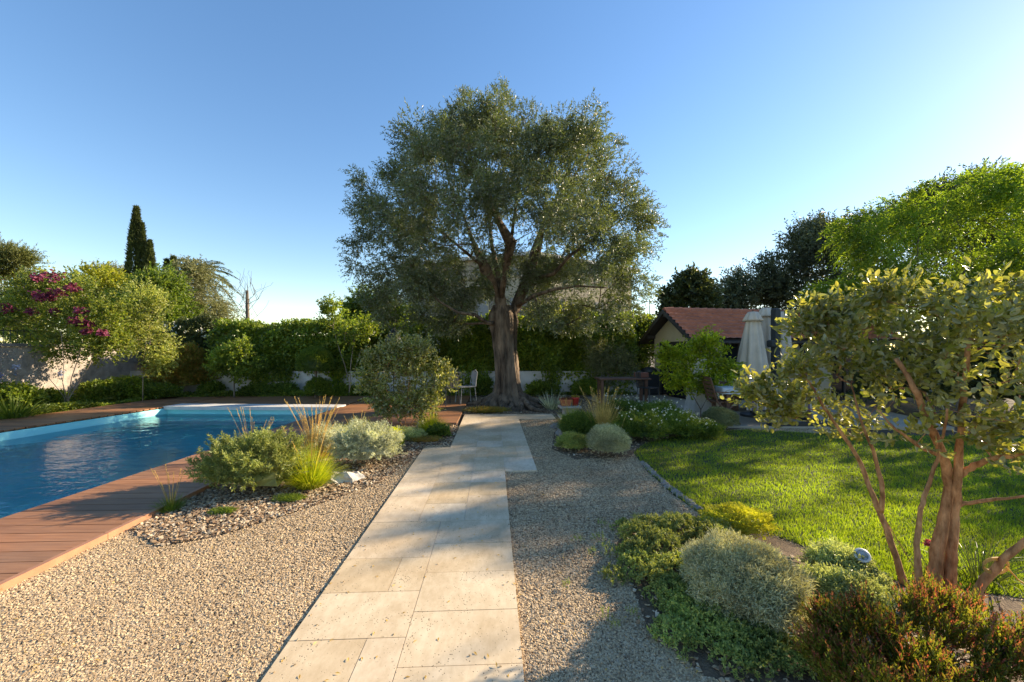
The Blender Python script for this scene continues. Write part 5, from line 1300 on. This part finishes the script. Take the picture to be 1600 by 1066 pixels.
def chair(px, D, rot, lab):
    c = gr(px, D); t = thing('folding_chair', lab, 'chair', (c[0], c[1], .02), 'teak folding chairs around the dining table')
    M = lambda x, y, z: np.array([c[0]+x*math.cos(rot)-y*math.sin(rot), c[1]+x*math.sin(rot)+y*math.cos(rot), .02+z])
    mb = MB()
    for k in range(5): mb.box(M(0, -.18+k*.09, .44), (.42, .07, .018), rot)
    mb.build('seat', MT['teak'], t); mb = MB()
    for k in range(5): mb.box(M(0, .23+k*.018, .56+k*.085), (.40, .014, .06), rot)
    mb.build('backrest', MT['teak'], t)
    for s in (-1, 1):
        MB().tube([M(s*.22, -.26, 0), M(s*.22, .18, .44), M(s*.22, .32, .93)], .017, 6).build('leg', MT['teak'], t)
        MB().tube([M(s*.20, .26, 0), M(s*.20, -.2, .44)], .017, 6).build('leg', MT['teak'], t)
        MB().box(M(s*.23, 0, .64), (.045, .44, .02), rot).build('armrest', MT['teak'], t)
chair(1128, 8.15, 1.5, 'teak folding chair at the left end of the dining table')
chair(1205, 9.3, .2, 'teak folding chair behind the middle of the dining table')
chair(1245, 9.0, -.5, 'teak folding chair behind the dining table on the right')
# cushioned armchair
c = W(1160, 600, 9.9); t = thing('armchair', 'beige cushioned armchair behind the dining table by the glazed door', 'armchair', (c[0], c[1], .02))
MB().box((c[0], c[1], .42), (.62, .6, .14), .1, .04).build('seat', MT['cream'], t)
MB().box((c[0], c[1]+.27, .68), (.62, .12, .42), .1, .04).build('backrest', MT['cream'], t)
MB().box((c[0]-.34, c[1], .36), (.06, .66, .66), .1, .01).box((c[0]+.34, c[1], .36), (.06, .66, .66), .1, .01).build('frame', MT['teak'], t)
# white flared pedestal beside the citrus
c = gr(1098, 9.2); t = thing('white_planter', 'white flared block standing behind the citrus trunk', 'planter', (c[0], c[1], .02))
V = []
for (w_, z) in ((.33, .0), (.30, .25), (.22, .5), (.16, .62), (.13, .62), (.13, .5)):
    V += [(c[0]+sx*w_, c[1]+sy*w_*.8, .021+z) for sx, sy in ((-1, -1), (1, -1), (1, 1), (-1, 1))]
MB().add(V, np.array([[i*4+j, i*4+(j+1) % 4, i*4+4+(j+1) % 4, i*4+4+j] for i in range(5) for j in range(4)]+[[3, 2, 1, 0], [20, 21, 22, 23]])).build('body', MT['whitewall'], t)
mb = MB(); n = 120; leaves(mb, np.array([c[0], c[1], .55])+R.normal(size=(n, 3))*.05, np.array([0, 0, 1.])+rdir(n)*.6, .2, .04); mb.build('plant', MT['l_lav'], t)
# long table by the hedge, crate, iron chair, barbecue
c = W(972, 593, 11.3); x, y = c[0], c[1]; t = thing('garden_table', 'long weathered brown table standing before the hedge left of the pool house', 'table', (x, y, 0))
MB().box((x, y, .68), (1.45, .6, .05), .05, .008).build('tabletop', MT['teak'], t)
for sx in (-1, 1):
    for sy in (-1, 1): MB().box((x+sx*.62, y+sy*.22+sx*.03, .325), (.07, .07, .655), .05).build('leg', MT['teak'], t)
tag(MB().box((x+.55, y+.02, .705+.075), (.34, .22, .15), .1, .02).build('wooden_crate', MT['brownbox']), 'small reddish brown box on the right end of the long brown table', 'box')
def ironchair(px, D, rot, lab, m):
    c = gr(px, D); c[2] = .03 if px < 800 else 0; M = lambda x, y, z: np.array([c[0]+x*math.cos(rot)-y*math.sin(rot), c[1]+x*math.sin(rot)+y*math.cos(rot), c[2]+z])
    t = thing('metal_chair', lab, 'chair', c); mb = MB()
    mb.box(M(0, 0, .45), (.42, .42, .02), rot, .005); mb.build('seat', MT[m], t); mb = MB()
    mb.tube([M(-.2, .2, .45), M(-.19, .26, .85), M(0, .28, .9), M(.19, .26, .85), M(.2, .2, .45)], .012, 6)
    for k in range(5): mb.box(M(-.14+k*.07, .235+.01, .66), (.045, .012, .40), rot)
    for k in range(3): mb.box(M(0, .225+.02*k, .54+k*.12), (.36, .01, .03), rot)
    mb.build('backrest', MT[m], t)
    for sx in (-1, 1):
        for sy in (-1, 1): MB().tube([M(sx*.19, sy*.19, .44), M(sx*.22, sy*.23, .0)], .012, 6).build('leg', MT[m], t)
ironchair(728, 11.0, -1.1, 'white metal garden chair on the deck left of the big tree', 'shadewhite')
ironchair(700, 10.6, -2.4, 'dark metal garden chair half hidden behind the round shrub', 'charcoal')
ironchair(1012, 11.0, .6, 'thin dark metal chair at the right end of the long brown table', 'charcoal')
c = gr(1014, 13.0); t = thing('barbecue', 'dark covered barbecue against the corner of the pool house', 'barbecue', (c[0], c[1], 0))
MB().box((c[0], c[1], .38), (.5, .4, .7), .2, .03).build('cart', MT['charcoal'], t)
MB().lathe([(.25, .74), (.26, .80), (.2, .88), (.08, .92)], (c[0], c[1], 0), 20).build('lid', MT['charcoal'], t, True)
# pointed dark cover
c = gr(615, 12.0); t = thing('closed_parasol', 'dark pointed top of a closed parasol in front of the hedge', 'parasol', c); zt = W(618, 511, 12.0)[2]
MB().tube([c, (c[0], c[1], zt)], .02, 8).build('pole', MT['charcoal'], t)
MB().lathe([(.03, .9), (.2, .9), (.24, 1.3), (.22, zt-.45), (.10, zt-.15), (.015, zt)], (c[0], c[1], 0), 40, lambda a, z: 1+.18*np.sin(a*6)).build('canopy', MT['darkcover'], t, True)
# pebble edging of the lawn
E = [G(1003, 722), G(1045, 760), G(1095, 797)]
base_o = None; k = 0
pts = []
for i in range(len(E)-1):
    L = np.linalg.norm(E[i+1]-E[i])
    for s in np.arange(0, L, .085): pts.append(E[i]+(E[i+1]-E[i])*s/L)
meshes = []
for j in range(4):
    o = rock('edging_stone', 'x', 1000, 730, (.042, .035, .026), 'greyrock'); c0 = gg(1000, 730)
    for v in o.data.vertices: v.co -= Vector(c0)
    meshes.append(o)
for i, p in enumerate(pts):
    o = meshes[i] if i < 4 else meshes[i % 4].copy()
    if i >= 4: COL.objects.link(o)
    o.location = (p[0]+R.normal()*.008, p[1]+R.normal()*.008, -.008); o.rotation_euler = (0, 0, R.rand()*6); s = .75+.5*R.rand(); o.scale = (s, s, s)
    o['label'] = 'small rounded stone in the row edging the lawn beside the gravel'; o['category'] = 'stone'; o['group'] = 'edging stones along the lawn'

# ------------------------------------------------------------------ light, sky, camera
AZ, EL = math.radians(65), math.radians(22)
S_ = Vector((math.sin(AZ)*math.cos(EL), math.cos(AZ)*math.cos(EL), math.sin(EL)))
ld = bpy.data.lights.new('sun', 'SUN'); ld.energy = 5.0; ld.angle = math.radians(.55); ld.color = (1, .88, .71)
lo = bpy.data.objects.new('sun', ld); COL.objects.link(lo); lo.rotation_euler = S_.to_track_quat('Z', 'Y').to_euler()
wd = bpy.data.worlds.new('World'); SC.world = wd; wd.use_nodes = True; nt = wd.node_tree
bg = nt.nodes['Background']; sk = nt.nodes.new('ShaderNodeTexSky'); sk.sky_type = 'NISHITA'; sk.sun_disc = False
sk.sun_elevation = EL; sk.sun_rotation = AZ; sk.altitude = 20; sk.air_density = 1.0; sk.dust_density = .12; sk.ozone_density = 2.0
gm = nd(nt, 'ShaderNodeGamma', i_Gamma=.84); nt.links.new(sk.outputs[0], gm.inputs['Color']); hs = nd(nt, 'ShaderNodeHueSaturation', i_Saturation=1.34, i_Hue=.508); nt.links.new(gm.outputs[0], hs.inputs['Color']); nt.links.new(hs.outputs[0], bg.inputs[0]); bg.inputs[1].default_value = .15
cd = bpy.data.cameras.new('camera'); cam = bpy.data.objects.new('camera', cd); COL.objects.link(cam); SC.camera = cam
cd.sensor_width = 36; cd.lens = 36*F/1600; cd.clip_start = .05; cd.clip_end = 3000; cd.shift_y = (HY-533)/1600
cam.location = (0, 0, CH); cam.rotation_euler = (math.radians(90), 0, 0)
SC.view_settings.view_transform = 'Standard'; SC.view_settings.look = 'None'; SC.view_settings.gamma = 1; SC.view_settings.use_white_balance = True; SC.view_settings.white_balance_temperature = 7500; SC.view_settings.white_balance_tint = 10; SC.view_settings.exposure = 1.28
SC.cycles.max_bounces = 8; SC.cycles.transparent_max_bounces = 12
SC.cycles.use_denoising = True
